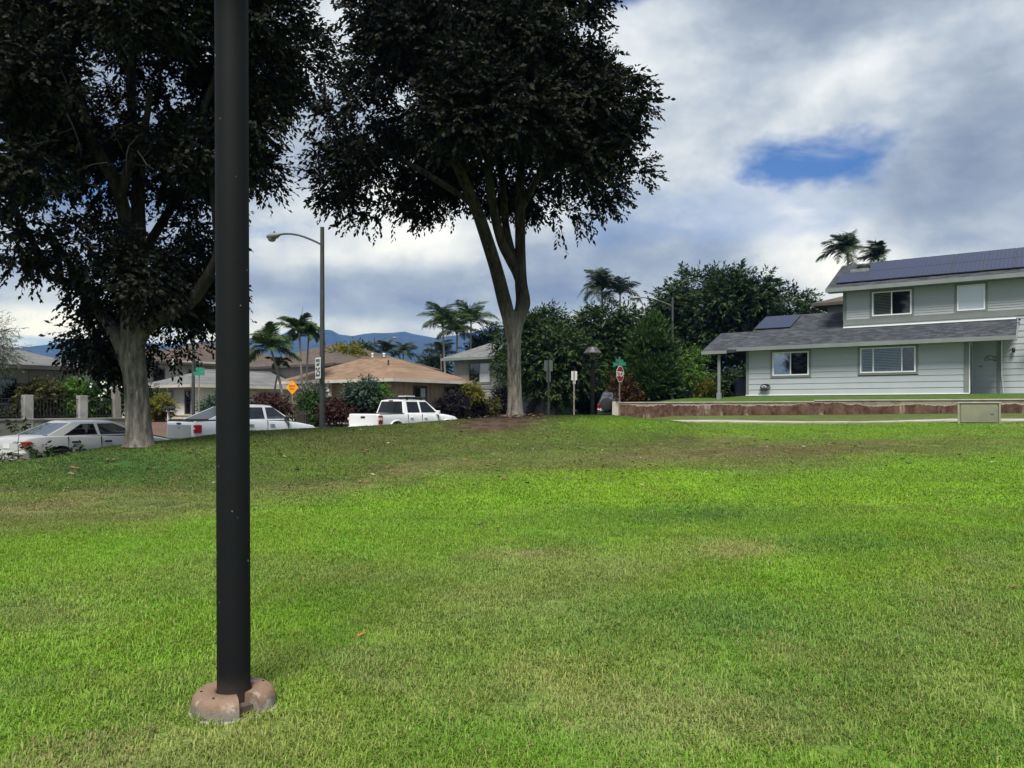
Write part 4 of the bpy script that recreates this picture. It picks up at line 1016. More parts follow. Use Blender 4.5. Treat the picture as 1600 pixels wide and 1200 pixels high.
def car(name, label, loc, rotz, paintm, stations, gh_, wheels, wr, extras):
    C_=thing(name,label,'pickup' if 'pickup' in name else ('suv' if 'sport' in name else 'car'),loc,rotz)
    vs=[];fs=[];ring=None
    for (x_,hw,zb,zs,zd) in stations:
        half=[(.78*hw,zb),(.96*hw,zb+.07),(hw,zb+.36*(zs-zb)),(.998*hw,zb+.66*(zs-zb)),(.975*hw,zs-.07),(.945*hw,zs-.012),(.915*hw,zs),(.865*hw,zd if zd<zs-.05 else zs+.35*(zd-zs)),(.45*hw,zd)]
        r_=[(x_,-a,b) for a,b in half]+[(x_,a,b) for a,b in half[::-1]]
        ring=len(r_); vs+=r_
    ns=len(stations)
    for i in range(ns-1):
        for k in range(ring): fs.append((i*ring+k,i*ring+(k+1)%ring,(i+1)*ring+(k+1)%ring,(i+1)*ring+k))
    fs.append(tuple(range(ring-1,-1,-1))); fs.append(tuple(range((ns-1)*ring,ns*ring)))
    bm_=MB().add(vs,fs); me=bm_.mesh('body')
    o=bpy.data.objects.new('body',me); COL.objects.link(o)
    bmh=bmesh.new(); bmh.from_mesh(me); bmesh.ops.recalc_face_normals(bmh,faces=bmh.faces); bmh.to_mesh(me); bmh.free()
    cut=MB()
    for wx in wheels: cut.tube([(wx,-1.4,wr+.02),(wx,-.55,wr+.02)],wr*1.20,28); cut.tube([(wx,.55,wr+.02),(wx,1.4,wr+.02)],wr*1.20,28)
    cme=cut.mesh('cut'); co_=bpy.data.objects.new('cut',cme); COL.objects.link(co_)
    bmh=bmesh.new(); bmh.from_mesh(cme); bmesh.ops.recalc_face_normals(bmh,faces=bmh.faces); bmh.to_mesh(cme); bmh.free()
    md=o.modifiers.new('b','BOOLEAN'); md.object=co_; md.operation='DIFFERENCE'; md.solver='EXACT'
    dg=bpy.context.evaluated_depsgraph_get(); me2=bpy.data.meshes.new_from_object(o.evaluated_get(dg)); me2.name='body'
    bpy.data.objects.remove(o,do_unlink=True); bpy.data.objects.remove(co_,do_unlink=True)
    me2.materials.clear(); me2.shade_smooth(); me2.set_sharp_from_angle(angle=R(32))
    body=link('body',me2,paintm,C_)
    # wheels and liners
    for wx in wheels:
        for s in (-1,1):
            Mw_=Matrix.Translation((wx,s*(stations[len(stations)//2][1]-.11),wr)) @ Matrix.Rotation(R(90)*s,4,'X')
            t_=MB(Mw_).lathe([(wr*.62,-.10),(wr*.93,-.115),(wr,-.08),(wr,.08),(wr*.93,.115),(wr*.62,.10)],28).build('wheel', M_['tyre'], C_, 40)
            rm=MB(Mw_).lathe([(wr*.62,-.085),(wr*.60,-.112),(wr*.50,-.09),(wr*.2,-.085),(wr*.12,-.10),(0.01,-.10)],28)
            for k in range(5):
                a=2*math.pi*k/5; rm.box(wr*.1,wr*.56,-wr*.07,wr*.07,-.108,-.085,Mw_@Matrix.Rotation(a,4,'Z'))
            rm.build('rim', M_['rim'], t_, 40)
        MB().box(wx-wr*1.1,wx+wr*1.1,-.6,.6,.25,wr*2+.1).build('wheel_well', M_['trimblk'], C_)
    # greenhouse
    g=gh_; zb,zt=g['zb'],g['zt']; zr=zt-.05; hb,ht=g['hb'],g['ht']
    L_=lambda a,b,t:a+(b-a)*t
    def T(z): return (z-zb)/(zr-zb)
    def Sd(x_,z,s,off=0): return (x_, s*(L_(hb,ht,T(z))+off), z)
    def rx(z): return L_(g['xr0'],g['xr1'],T(z))
    def fx(z): return L_(g['xf0'],g['xf1'],T(z))
    zlo,zhi=zb+g.get('lo',.05),zr-g.get('hi',.055)
    shell=MB(); blk=MB()
    for s in (-1,1):
        shell.quad(Sd(rx(zb),zb,s),Sd(fx(zb),zb,s),Sd(fx(zlo),zlo,s),Sd(rx(zlo),zlo,s))
        shell.quad(Sd(rx(zhi),zhi,s),Sd(fx(zhi),zhi,s),Sd(fx(zr),zr,s),Sd(rx(zr),zr,s))
        eb,et=rx(zlo),rx(zhi)
        for (a,b,c,d) in g['wins']:
            shell.quad(Sd(eb,zlo,s),Sd(a,zlo,s),Sd(c,zhi,s),Sd(et,zhi,s)); eb,et=b,d
        shell.quad(Sd(eb,zlo,s),Sd(fx(zlo),zlo,s),Sd(fx(zhi),zhi,s),Sd(et,zhi,s))
        for (a,b,c,d) in g['wins']:
            wp=MB(); wp.quad(Sd(a,zlo,s,-.012),Sd(b,zlo,s,-.012),Sd(d,zhi,s,-.012),Sd(c,zhi,s,-.012)); wp.build('side_window', g['glass'], C_)
            # gasket
            e=.022; q=[Sd(a,zlo,s,.003),Sd(b,zlo,s,.003),Sd(d,zhi,s,.003),Sd(c,zhi,s,.003)]
            qi=[Sd(a+e,zlo+e,s,.003),Sd(b-e*1.6,zlo+e,s,.003),Sd(d-e*.6,zhi-e,s,.003),Sd(c+e,zhi-e,s,.003)]
            for k in range(4): blk.quad(q[k],q[(k+1)%4],qi[(k+1)%4],qi[k])
    # roof skin
    nx2,ny2=9,9; rv=[]; rf=[]
    for i in range(nx2):
        t=i/(nx2-1)
        for j in range(ny2):
            q=j/(ny2-1)*2-1; x_=L_(g['xr1'],g['xf1'],t); bow=.06*(1-(q*q))*(1 if 0<t<1 else 1)
            x_+= (-.05 if t<.5 else .05)*(1-q*q)*(1 if t in (0,1) else 0)
            rv.append((x_, q*ht, zr+.055*(1-abs(q)**2.6)*(1-.55*abs(2*t-1)**3)))
    for i in range(nx2-1):
        for j in range(ny2-1): rf.append((i*ny2+j,(i+1)*ny2+j,(i+1)*ny2+j+1,i*ny2+j+1))
    shell.add(rv,rf)
    pw=.055
    for (x0,x1,key,gl) in ((g['xr0'],g['xr1'],'rear_window',g.get('rglass',g['glass'])),(g['xf0'],g['xf1'],'windscreen',g['glass'])):
        sg_=-1 if key=='rear_window' else 1
        wp=MB(); r0=.06 if key=='rear_window' else .02
        def E(q,t,off=0): return (L_(x0,x1,t)+sg_*.05*(1-q*q)+off*sg_, q*L_(hb,ht,t), L_(zb,zr,t)+(.045*(1-q*q) if t==1 else 0))
        N_=8
        for k in range(N_):
            q0=-1+2*k/N_; q1=-1+2*(k+1)/N_
            q0c=max(-.92,q0); q1c=min(.92,q1)
            wp.quad(E(q0c,r0),E(q1c,r0),E(q1c,.93),E(q0c,.93))
            shell.quad(E(q0,0),E(q1,0),E(q1,r0),E(q0,r0)); shell.quad(E(q0,.93),E(q1,.93),E(q1,1),E(q0,1))
        for s in (-1,1): shell.quad(E(s,r0),E(s*.92,r0),E(s*.92,.93),E(s,.93))
        wp.build(key, gl, C_, 60)
    shell.build('cab', paintm, C_, 30); blk.build('window_seal', M_['trimblk'], C_)
    MB().box(g['xr0']+.05,g['xf0']-.1,-hb+.05,hb-.05,zb-.02,zb+.045).build('interior', M_['seat'], C_)
    for (x_,rows) in g.get('seats',()):
        for y_ in rows:
            sm=MB(); sm.bbox(x_-.07,x_+.07,y_-.24,y_+.24,zb-.05,zb+.17,.03); sm.bbox(x_-.06,x_+.05,y_-.13,y_+.13,zb+.19,zb+.36,.03); sm.build('seat', M_['seat'], C_)
    for e in extras: e(C_)
    return C_
def seam(x_, z0, z1, hw):                  # door shut line
    def f(C_):
        for s in (-1,1): MB().box(x_-.005,x_+.005,s*hw*.985-.02,s*hw*.985+.02,z0,z1).build('door_seam', M_['trimblk'], C_)
    return f
def handle(x_, z_, hw, mat, big=.20):
    def f(C_):
        for s in (-1,1): MB().bbox(x_-big/2,x_+big/2,min(s*hw,s*(hw+.03)),max(s*hw,s*(hw+.03)),z_-.028,z_+.028,.01).build('door_handle', mat, C_)
    return f
def mirrors(x_, z_, hw, mat):
    def f(C_):
        for s in (-1,1):
            m_=MB(); m_.bbox(x_-.05,x_+.07,min(s*(hw+.02),s*(hw+.20)),max(s*(hw+.02),s*(hw+.20)),z_-.02,z_+.15,.02); m_.box(x_,x_+.05,min(s*(hw-.1),s*(hw+.03)),max(s*(hw-.1),s*(hw+.03)),z_,z_+.05); m_.build('mirror', mat, C_)
    return f
def part(name, mat, fn, smooth=None):
    def f(C_):
        m_=MB(); fn(m_); m_.build(name, mat, C_, smooth)
    return f
def place(px_rr, D, heading, L_, W_):
    """ground point under the centre of a car whose rear right corner is seen at px_rr at depth D"""
    h=R(heading); f=Vector((math.sin(h),math.cos(h))); r=Vector((math.cos(h),-math.sin(h)))
    c=Vector((X(px_rr,D),D))+f*(L_/2)-r*(W_/2); return c.x,c.y,R(90)-h

silver=paint('silver_paint',(.40,.405,.41),.32); bluesilver=paint('pale_blue_silver_paint',(.46,.50,.55),.3); whitep=paint('white_paint',(.80,.81,.83),.32); blackp=paint('dark_blue_black_paint',(.010,.012,.018),.25)
# silver sedan
cx_,cy_,rz_=place(40,20.3,29,4.75,1.82); zc_=Z(656.5,22.0)-1.40
S_ST=[(-2.37,.70,.40,.78,.80),(-2.33,.80,.34,.88,.90),(-2.22,.86,.28,.94,.98),(-1.95,.885,.24,.965,1.01),(-1.5,.90,.22,.97,1.015),(-.9,.91,.20,.955,.98),(0,.91,.20,.93,.95),(.8,.91,.20,.905,.93),(1.15,.905,.20,.885,.93),(1.7,.885,.21,.82,.88),(2.1,.85,.24,.74,.80),(2.3,.76,.28,.64,.68),(2.38,.60,.34,.54,.56)]
car('sedan','silver four-door sedan parked behind the mound at the left edge',(cx_,cy_,zc_),rz_,silver,S_ST,
    dict(zb=.955,zt=1.40,hb=.80,ht=.575,xr0=-1.80,xr1=-.92,xf0=1.22,xf1=.30,lo=.03,hi=.05,glass=M_['carglass'],rglass=M_['carglass_sky'],wins=[(-1.28,-.30,-.70,-.32),(-.22,.98,-.22,.28)],seats=((-.15,(-.37,.37)),(-1.0,(-.4,.4)))),
    (-1.42,1.38),.315,[seam(-.26,.35,.93,.91),seam(-1.22,.55,.95,.90),seam(.85,.35,.90,.91),handle(-1.02,.80,.905,M_['trimblk'],.22),handle(-.06,.79,.91,M_['trimblk'],.22),mirrors(.72,.93,.80,M_['trimblk']),
     part('tail_lamp',M_['tail'],lambda m:m.bbox(-2.36,-2.16,-.88,-.60,.66,.86,.03)),part('tail_lamp',M_['tail'],lambda m:m.bbox(-2.36,-2.16,.60,.88,.66,.86,.03)),
     part('bumper',silver,lambda m:m.bbox(-2.47,-2.2,-.84,.84,.36,.60,.05),40),part('side_moulding',M_['trimblk'],lambda m:m.box(-1.0,1.0,-.922,-.90,.545,.575).box(-1.0,1.0,.90,.922,.545,.575)),
     part('licence_plate',M_['s_white'],lambda m:m.box(-2.385,-2.375,-.16,.16,.66,.80))])
# pale silver pickup with sloping sail panels
cx_,cy_,rz_=place(303,25.8,38.5,5.25,1.96); zc_=Z(632,28.4)-1.79
def sail(m):
    for s in (-1,1):
        a=[(-2.05,s*.875,1.245),(-.72,s*.875,1.245),(-.72,s*.70,1.735),(-.95,s*.72,1.70)]; b=[(p[0],p[1]-s*.07,p[2]) for p in a]
        m.add(a+b,[(0,1,2,3),(7,6,5,4),(0,4,5,1),(1,5,6,2),(2,6,7,3),(3,7,4,0)])
R_ST=[(-2.62,.86,.60,1.14,1.15),(-2.58,.93,.52,1.20,1.21),(-2.545,.935,.50,1.215,1.225),(-2.54,.94,.50,1.215,1.13),(-1.7,.965,.44,1.225,1.14),(-.80,.975,.42,1.23,1.15),(-.795,.975,.42,1.23,1.24),(0,.98,.40,1.21,1.22),(1.0,.98,.40,1.17,1.19),(1.2,.975,.40,1.14,1.18),(1.85,.96,.42,1.05,1.12),(2.35,.92,.46,.96,1.02),(2.57,.82,.50,.84,.88),(2.63,.70,.55,.72,.74)]
car('pickup_truck','pale silver crew-cab pickup with sloping rear pillars and dark bed cover behind the lamp post',(cx_,cy_,zc_),rz_,bluesilver,R_ST,
    dict(zb=1.215,zt=1.79,hb=.875,ht=.69,xr0=-.78,xr1=-.70,xf0=1.32,xf1=.52,glass=M_['carglass'],rglass=M_['carglass_dk'],wins=[(-.62,.18,-.56,.16),(.28,1.14,.28,.60)],seats=((.2,(-.4,.4)),(-.6,(-.4,.4)))),
    (-1.55,1.58),.38,[seam(.23,.5,1.2,.98),seam(-.70,.7,1.2,.975),seam(1.12,.5,1.16,.98),handle(-.45,1.06,.975,M_['rim']),handle(.42,1.05,.98,M_['rim']),mirrors(1.02,1.20,.88,M_['trimblk']),
     part('sail_panel',bluesilver,sail),part('bed_cover',pm('grey_bed_cover',(.16,.17,.18),(.12,.13,.14),3,.5),lambda m:m.bbox(-2.52,-.82,-.80,.80,1.14,1.19,.02)),
     part('bed_rail',M_['trimblk'],lambda m:m.box(-2.5,-.82,-.905,-.80,1.225,1.262).box(-2.5,-.82,.80,.905,1.225,1.262).box(-2.60,-2.52,-.86,.86,1.215,1.235)),
     part('tail_lamp',M_['tail'],lambda m:m.bbox(-2.60,-2.30,-.955,-.80,.82,1.10,.03)),part('tail_lamp',M_['tail'],lambda m:m.bbox(-2.60,-2.30,.80,.955,.82,1.10,.03)),
     part('tail_lamp_insert',M_['clear'],lambda m:m.bbox(-2.612,-2.50,-.95,-.84,.94,.99,.01)),
     part('tailgate',pm('grey_tailgate_paint',(.20,.215,.235),(.18,.195,.215),1.5,.35),lambda m:m.bbox(-2.635,-2.60,-.80,.80,.62,1.10,.02)),
     part('tailgate_handle',M_['trimblk'],lambda m:m.bbox(-2.65,-2.62,-.14,.14,1.115,1.165,.01)),part('badge',M_['rim'],lambda m:m.bbox(-2.648,-2.634,-.06,.06,.99,1.05,.01)),
     part('bumper',M_['trimblk'],lambda m:m.bbox(-2.74,-2.5,-.93,.93,.46,.62,.05),40)])
# white pickup
cx_,cy_,rz_=place(592.5,31.4,36,5.30,1.88); zc_=Z(624.2,34.2)-1.78
T_ST=[(-2.65,.87,.58,1.12,1.13),(-2.61,.92,.52,1.165,1.17),(-2.57,.925,.50,1.17,1.175),(-2.565,.925,.48,1.17,.74),(-1.13,.935,.44,1.17,.74),(-1.125,.935,.44,1.17,1.18),(-1.0,.935,.42,1.165,1.17),(0,.935,.40,1.15,1.16),(.9,.935,.40,1.13,1.15),(1.15,.93,.41,1.11,1.17),(1.8,.92,.44,1.06,1.14),(2.3,.89,.47,.99,1.06),(2.54,.82,.50,.88,.93),(2.65,.72,.55,.74,.77)]
def rack(m):
    m.box(-.85,.45,-.66,-.60,1.80,1.845).box(-.85,.45,.60,.66,1.80,1.845)
    for x_ in (-.80,-.35,.10,.42): m.box(x_-.035,x_+.035,-.70,.70,1.862,1.90)
    for x_ in (-.7,.2):
        for s in (-.63,.63): m.box(x_-.04,x_+.04,s-.03,s+.03,1.75,1.86)
def flare(m):
    for wx in (-1.62,1.60):
        for s in (-1,1):
            pts=[(wx+.475*math.cos(t),s*.945,.40+.475*math.sin(t)) for t in np.linspace(0.05,3.09,16)]; m.tube(pts,.03,6)
car('pickup_truck','white crew-cab pickup with a black roof rack parked along the kerb',(cx_,cy_,zc_),rz_,whitep,T_ST,
    dict(zb=1.15,zt=1.78,hb=.845,ht=.655,xr0=-1.10,xr1=-.98,xf0=1.20,xf1=.42,glass=M_['carglass_dk'],rglass=M_['carglass_dk'],wins=[(-.86,-.10,-.80,-.12),(0,.98,0,.44)]),
    (-1.62,1.60),.385,[seam(-.05,.5,1.14,.935),seam(-.93,.62,1.14,.935),seam(1.0,.5,1.1,.935),handle(-.72,1.0,.935,whitep),handle(.16,.99,.935,whitep),mirrors(.92,1.14,.86,whitep),
     part('roof_rack',M_['trimblk'],rack),part('wheel_flare',whitep,flare,60),
     part('bed_liner',M_['trimblk'],lambda m:m.box(-2.55,-1.14,-.80,.80,.745,.80).box(-2.56,-1.13,-.905,-.80,1.172,1.19).box(-2.56,-1.13,.80,.905,1.172,1.19).box(-2.63,-2.565,-.86,.86,1.176,1.195)),
     part('tail_lamp',M_['tail'],lambda m:m.bbox(-2.64,-2.42,-.945,-.80,.74,1.10,.03)),part('tail_lamp',M_['tail'],lambda m:m.bbox(-2.64,-2.42,.80,.945,.74,1.10,.03)),
     part('tail_lamp_insert',M_['clear'],lambda m:m.bbox(-2.652,-2.47,-.955,-.86,.90,1.0,.01)),part('tail_lamp_insert',M_['clear'],lambda m:m.bbox(-2.652,-2.47,.86,.955,.90,1.0,.01)),
     part('tailgate',whitep,lambda m:m.bbox(-2.668,-2.63,-.79,.79,.62,1.14,.02)),part('tailgate_handle',M_['trimblk'],lambda m:m.bbox(-2.685,-2.66,-.13,.13,.99,1.06,.01)),
     part('bumper',whitep,lambda m:m.bbox(-2.78,-2.5,-.92,.92,.47,.64,.05),40),part('brake_lamp',M_['tail'],lambda m:m.bbox(-1.06,-.98,-.12,.12,1.715,1.745,.008)),
     part('dish',whitep,lambda m:m.bbox(-.6,-.05,-.5,.0,1.902,1.93,.01))])
# dark SUV seen from behind
X_ST=[(-2.1,.80,.48,.98,.99),(-2.06,.86,.42,1.04,1.05),(-1.0,.89,.38,1.06,1.07),(0,.89,.36,1.04,1.05),(.9,.89,.36,1.01,1.03),(1.5,.87,.38,.97,1.05),(1.95,.83,.42,.88,.95),(2.15,.72,.48,.72,.76)]
h_=31; D_=44.0; lft=X(933,D_+.3); hh=R(h_); fv=Vector((math.sin(hh),math.cos(hh))); rv_=Vector((math.cos(hh),-math.sin(hh)))
cc_=Vector((lft,D_+.3))+rv_*.89+fv*2.1
car('sport_utility_vehicle','dark blue-black sport utility vehicle with rear spare wheel half hidden by the wall end',(cc_.x,cc_.y,Z(611,45)-1.76),R(90)-hh,blackp,X_ST,
    dict(zb=1.05,zt=1.76,hb=.84,ht=.68,xr0=-2.05,xr1=-1.72,xf0=1.0,xf1=.35,glass=M_['carglass_dk'],rglass=M_['carglass_sky'],wins=[(-1.8,-1.05,-1.6,-1.02),(-.95,-.12,-.92,-.14),(-.02,.85,-.02,.36)]),
    (-1.3,1.35),.37,[part('spare_wheel_cover',M_['tyre'],lambda m:m.lathe([(.02,.0),(.30,.0),(.37,.03),(.39,.09),(.39,.20),(.30,.24)],28,Matrix.Translation((-2.36,.22,.98))@Matrix.Rotation(R(90),4,'Y')),40),
     part('tail_lamp',M_['tail'],lambda m:m.bbox(-2.10,-1.95,.72,.885,.74,1.02,.02)),part('tail_lamp',M_['tail'],lambda m:m.bbox(-2.10,-1.95,-.885,-.72,.74,1.02,.02)),
     part('reversing_lamp',M_['clear'],lambda m:m.bbox(-2.115,-1.95,.73,.88,.66,.73,.02)),part('reversing_lamp',M_['clear'],lambda m:m.bbox(-2.115,-1.95,-.88,-.73,.66,.73,.02)),
     part('roof_rail',M_['trimblk'],lambda m:m.tube([(-1.5,.62,1.74),(-1.4,.62,1.80),(.1,.62,1.80),(.2,.62,1.74)],.02,6).tube([(-1.5,-.62,1.74),(-1.4,-.62,1.80),(.1,-.62,1.80),(.2,-.62,1.74)],.02,6)),
     part('bumper',M_['trimblk'],lambda m:m.bbox(-2.24,-1.9,-.86,.86,.42,.60,.05),40),part('licence_plate',M_['s_white'],lambda m:m.box(-2.25,-2.24,.35,.65,.62,.77))])

# ---------------------------------------------------------------- the other houses
def hip_house(name, label, px, py, D, anchor, ln, lu, wh, oh, pit, wall, roof, fasc, winsA=(), winsB=(), base=None, extra=None, ridge_u=None):
    """px,py,D: the eave corner seen in the photo; anchor: which corner of the plan it is (x: 0 right/1 left, y: 0 near/1 far)"""
    ez=Z(py,D); ex,ey=X(px,D),D
    ox=ex-NX*(oh if anchor[0]==0 else -ln-oh)-UX*(-oh if anchor[1]==0 else lu+oh)
    oy=ey-NY*(oh if anchor[0]==0 else -ln-oh)-UY*(-oh if anchor[1]==0 else lu+oh)
    z0=ez-wh
    H=thing(name,label,'house',(ox,oy,z0),ROT)
    MB().box(-ln,0,0,lu,-1.5,wh-.02).build('wall', M_[wall], H)
    x0,x1,y0,y1=-ln-oh,oh,-oh,lu+oh; w_,d_=x1-x0,y1-y0; hgt=min(w_,d_)/2*pit; i=min(w_,d_)/2
    if w_>=d_: ra,rb=(x0+i,(y0+y1)/2),(x1-i,(y0+y1)/2)
    else: ra,rb=((x0+x1)/2,y0+i),((x0+x1)/2,y1-i)
    e=wh+.16; V=[(x0,y0,e),(x1,y0,e),(x1,y1,e),(x0,y1,e),(*ra,e+hgt),(*rb,e+hgt)]
    Fc=[(0,1,5,4),(2,3,4,5),(1,2,5),(3,0,4)] if w_>=d_ else [(1,2,5,4),(3,0,4,5),(0,1,4),(2,3,5)]
    rf=MB().add(V,Fc+[(3,2,1,0)]).build('roof', M_[roof], H)
    MB().tube([V[4],V[5]],.07,6).build('ridge_cap', M_[roof], rf)
    f=MB(); f.box(x0-.03,x1+.03,y0-.035,y0-.002,wh-.03,e-.003); f.build('fascia', M_[fasc], H)
    f=MB(); f.box(x1+.002,x1+.035,y0,y1,wh-.03,e-.003); f.build('fascia', M_[fasc], H)
    MB().box(x0+.02,x1-.02,y0+.02,y1-.02,wh-.02,wh+.02).build('soffit', M_[fasc], H)
    for (a0,a1,c0,c1,panes,fr,tr) in winsA: simple_window(H, FA(0,0,0), a0,a1,c0,c1,panes,fr,tr)
    for (a0,a1,c0,c1,panes,fr,tr) in winsB: simple_window(H, FB(0,0,0), a0,a1,c0,c1,panes,fr,tr)
    if extra: extra(H)
    return H
def simple_window(H, M, a0,a1,c0,c1,panes,fr,tr):
    mb=MB(); frame_ring(mb,a0-.09,a1+.09,c0-.09,c1+.09,.088,-.01,.05,M); w_=mb.build('window', M_[tr], H)
    f=MB(); frame_ring(f,a0,a1,c0,c1,.05,-.01,.06,M); n=len(panes)
    for i,gl in enumerate(panes):
        s=a0+.05+(a1-a0-.1)*i/n; e=a0+.05+(a1-a0-.1)*(i+1)/n
        MB().box(s+.002,e-.002,.012,.02,c0+.052,c1-.052,M).build('pane', M_[gl], w_)
        if i: f.box(s-.02,s+.02,.0,.055,c0+.052,c1-.052,M)
        f.box(s+.03,e-.03,.021,.032,(c0+c1)/2-.012,(c0+c1)/2+.012,M)
    f.build('frame', M_[fr], w_)
def battens(M, a0, a1, c0, c1, step, mat, skip=()):
    def f(H):
        a=a0
        while a<a1:
            if not any(s-.1<a<e+.1 for s,e in skip): MB().box(a,a+.045,0,.022,c0,c1,M).build('batten', M_[mat], H)
            a+=step
    return f
dk,cu='glass_dark','glass_curtain'
hip_house('bungalow','grey hip-roofed bungalow behind the iron fence at the left edge',149,579.5,37,(0,1),11,11,2.45,.75,.34,'beige','shingle_g','fascia_dk',
    winsB=((1.0,2.6,.2,2.1,(dk,dk),'fascia_dk','taupe'),(5.3,6.9,.2,2.1,(dk,dk),'fascia_dk','taupe'),(7.7,8.6,.9,2.0,(dk,),'fascia_dk','taupe')),
    extra=battens(FB(0,0,0),.3,11,0,2.4,1.1,'taupe',((1,2.6),(5.3,6.9),(7.7,8.6))))
def vents(xs, D_, py_):
    def f(H):
        Mi=(Matrix.Translation(H.location)@Matrix.Rotation(ROT,4,'Z')).inverted()
        for p in xs:
            q=Mi@Vector((X(p,D_),D_,Z(py_,D_))); MB().lathe([(.07,-.5),(.07,-.04),(.11,-.03),(.11,.05),(.03,.08)],10,c=tuple(q)).build('roof_vent', M_['white'], H, 40)
    return f
def low_wing(H):
    MB().box(.001,2.2,-1.0,2.2,-1.0,2.75).build('wing_wall', M_['beige'], H)
    V=[(.0,-1.6,3.6),(2.7,-1.6,2.85),(2.7,2.7,2.85),(.0,2.7,3.6)]
    MB().add(V+[(p[0],p[1],p[2]-.15) for p in V],[(0,1,2,3),(7,6,5,4),(0,4,5,1),(1,5,6,2),(2,6,7,3),(3,7,4,0)]).build('wing_roof', M_['shingle_b'], H)
hip_house('two_storey_house','beige two-storey house with a brown hip roof seen beside the left tree trunk',345,572,66,(0,1),6.2,6.6,5.0,.7,.36,'beige','shingle_b','fascia_dk',
    winsB=((1.6,2.6,3.5,4.6,(dk,),'fascia_dk','taupe'),(4.7,5.7,3.5,4.6,(dk,),'fascia_dk','taupe')),extra=lambda H:(vents((246,270),62,562.5)(H),low_wing(H)))
hip_house('two_storey_house','beige two-storey house with a brown roof behind the leaning palms',499,577.5,75,(0,1),10,14,5.1,.7,.36,'offwhite','shingle_b','fascia_lt',
    winsB=((2.0,3.6,3.5,4.7,(dk,dk),'fascia_dk','taupe'),(6.6,8.2,3.5,4.7,(dk,cu),'fascia_dk','taupe'),(12.0,13.4,3.3,4.8,(dk,dk),'fascia_dk','fascia_dk')),extra=vents((419,439,486),71,565.5))
def brick_skirt(H):
    for r_ in range(3):
        for k in range(9):
            a=-5.2+k*.58+(r_%2)*.29; MB().bbox(a,a+.56,-.10,-.0,-.35+r_*.25,-.35+r_*.25+.235,.01).build('block', M_['brickw'], H)
    for r_ in range(3):
        for k in range(5):
            a=.0+k*.58+(r_%2)*.29; MB().bbox(.0,.10,a,a+.56,-.35+r_*.25,-.35+r_*.25+.235,.01).build('block', M_['brickw'], H)
    MB().box(-5.3,.14,-.16,-.001,.41,.48).build('ledge', M_['beige'], H)
    # little entrance gable to the right
    q=9.3; MB().add([(.75,q-1.3,2.35),(.75,q,2.95),(.75,q+1.3,2.35),(-1.5,q-1.3,2.35),(-1.5,q,2.95),(-1.5,q+1.3,2.35)],[(0,1,4,3),(1,2,5,4),(0,2,1)]).build('entrance_gable', M_['shingle_g'], H)
    m=MB(); m.tube([(.80,q-1.4,2.30),(.80,q,2.95)],.09,4); m.tube([(.80,q,2.95),(.80,q+1.4,2.30)],.09,4); m.build('barge_board', M_['fascia_lt'], H)
    MB().box(.62,.80,q-1.1,q-.92,-.3,2.3).build('porch_post', M_['offwhite'], H)
    MB().box(-.02,.02,q-.5,q+.5,-.2,2.0).build('doorway', M_['dark'], H)
hip_house('bungalow','off-white bungalow with a grey roof and cream block base across the side road',297,604.0,51,(0,0),5.1,11.2,2.35,.7,.36,'offwhite','shingle_g','fascia_lt',
    winsA=((-3.6,-2.5,.5,2.1,(dk,),'fascia_dk','taupe'),(-.95,-.25,.5,2.1,(dk,),'fascia_dk','taupe')),
    winsB=((1.9,3.0,.5,2.0,(dk,),'fascia_dk','taupe'),(5.2,6.8,.4,2.0,(dk,dk),'fascia_dk','taupe')),extra=brick_skirt)
def tan_extra(H):
    battens(FB(0,0,0),.12,7.4,0,2.3,.40,'tan_batten',((1.75,3.0),(4.65,5.9)))(H)
    battens(FA(0,0,0),-3.2,-.1,0,2.3,.40,'tan_batten',((-2.7,-1.2),))(H)
    MB().bbox(-5.1,-4.85,-.55,-.30,-.6,2.32,.02).build('porch_post', M_['offwhite'], H)
    MB().tube([(-1.9,1.6,3.2),(-1.9,1.6,3.75)],.05,8).build('vent_pipe', M_['black'], H)
M_['tan_batten']=pm('tan_batten_paint',(.30,.22,.155),(.26,.19,.13),2,.8)
hip_house('bungalow','tan bungalow with a light brown shingle roof behind the white pickup',614,595.0,44,(0,0),9.0,6.3,2.35,.7,.40,'tanwall','shingle_t','fascia_lt',
    winsA=((-2.5,-1.4,.75,2.1,(dk,dk),'fascia_dk','fascia_dk'),(-6.2,-5.4,.6,2.1,(dk,),'offwhite','tanwall')),
    winsB=((1.85,2.9,.45,2.05,(dk,cu),'fascia_dk','fascia_dk'),(4.75,5.8,.3,2.05,(dk,cu),'fascia_dk','fascia_dk')),extra=tan_extra)
def white_gable(H):
    m=MB(); a=(-8.6,2.0,4.6+1.15); m.tube([(-9.8,0.2,4.9),a],.10,4); m.tube([a,(-6.4,-.2,4.75)],.10,4); m.build('barge_board', M_['white'], H)
hip_house('two_storey_house','house with a dark brown roof rising behind the tan bungalow',690,580.5,66,(0,1),11,11,4.5,.6,.36,'taupe','shingle_b','fascia_dk',extra=lambda H:(vents((582,600),61,553)(H)))
def grey2(H):
    siding(H, FA(0,0,0), -9, 0, 0, 2.75, .2, [], M_['taupe'], 'lap_siding', True)
    MB().box(-9.02,.0,-.045,0,2.76,3.0).build('belly_band', M_['trim'], H)
    battens(FA(0,0,0),-8.7,-.1,3.0,4.9,.42,'taupe',((-7.7,-5.4),(-3.8,-2.6)))(H)
    MB().prism([(-6.0,.9),(-6.0,1.75),(-4.9,1.75),(-4.2,1.35),(-3.0,1.35),(-3.0,.9)],'y',-.5,.0).build('stair_screen', M_['fascia_dk'], H)
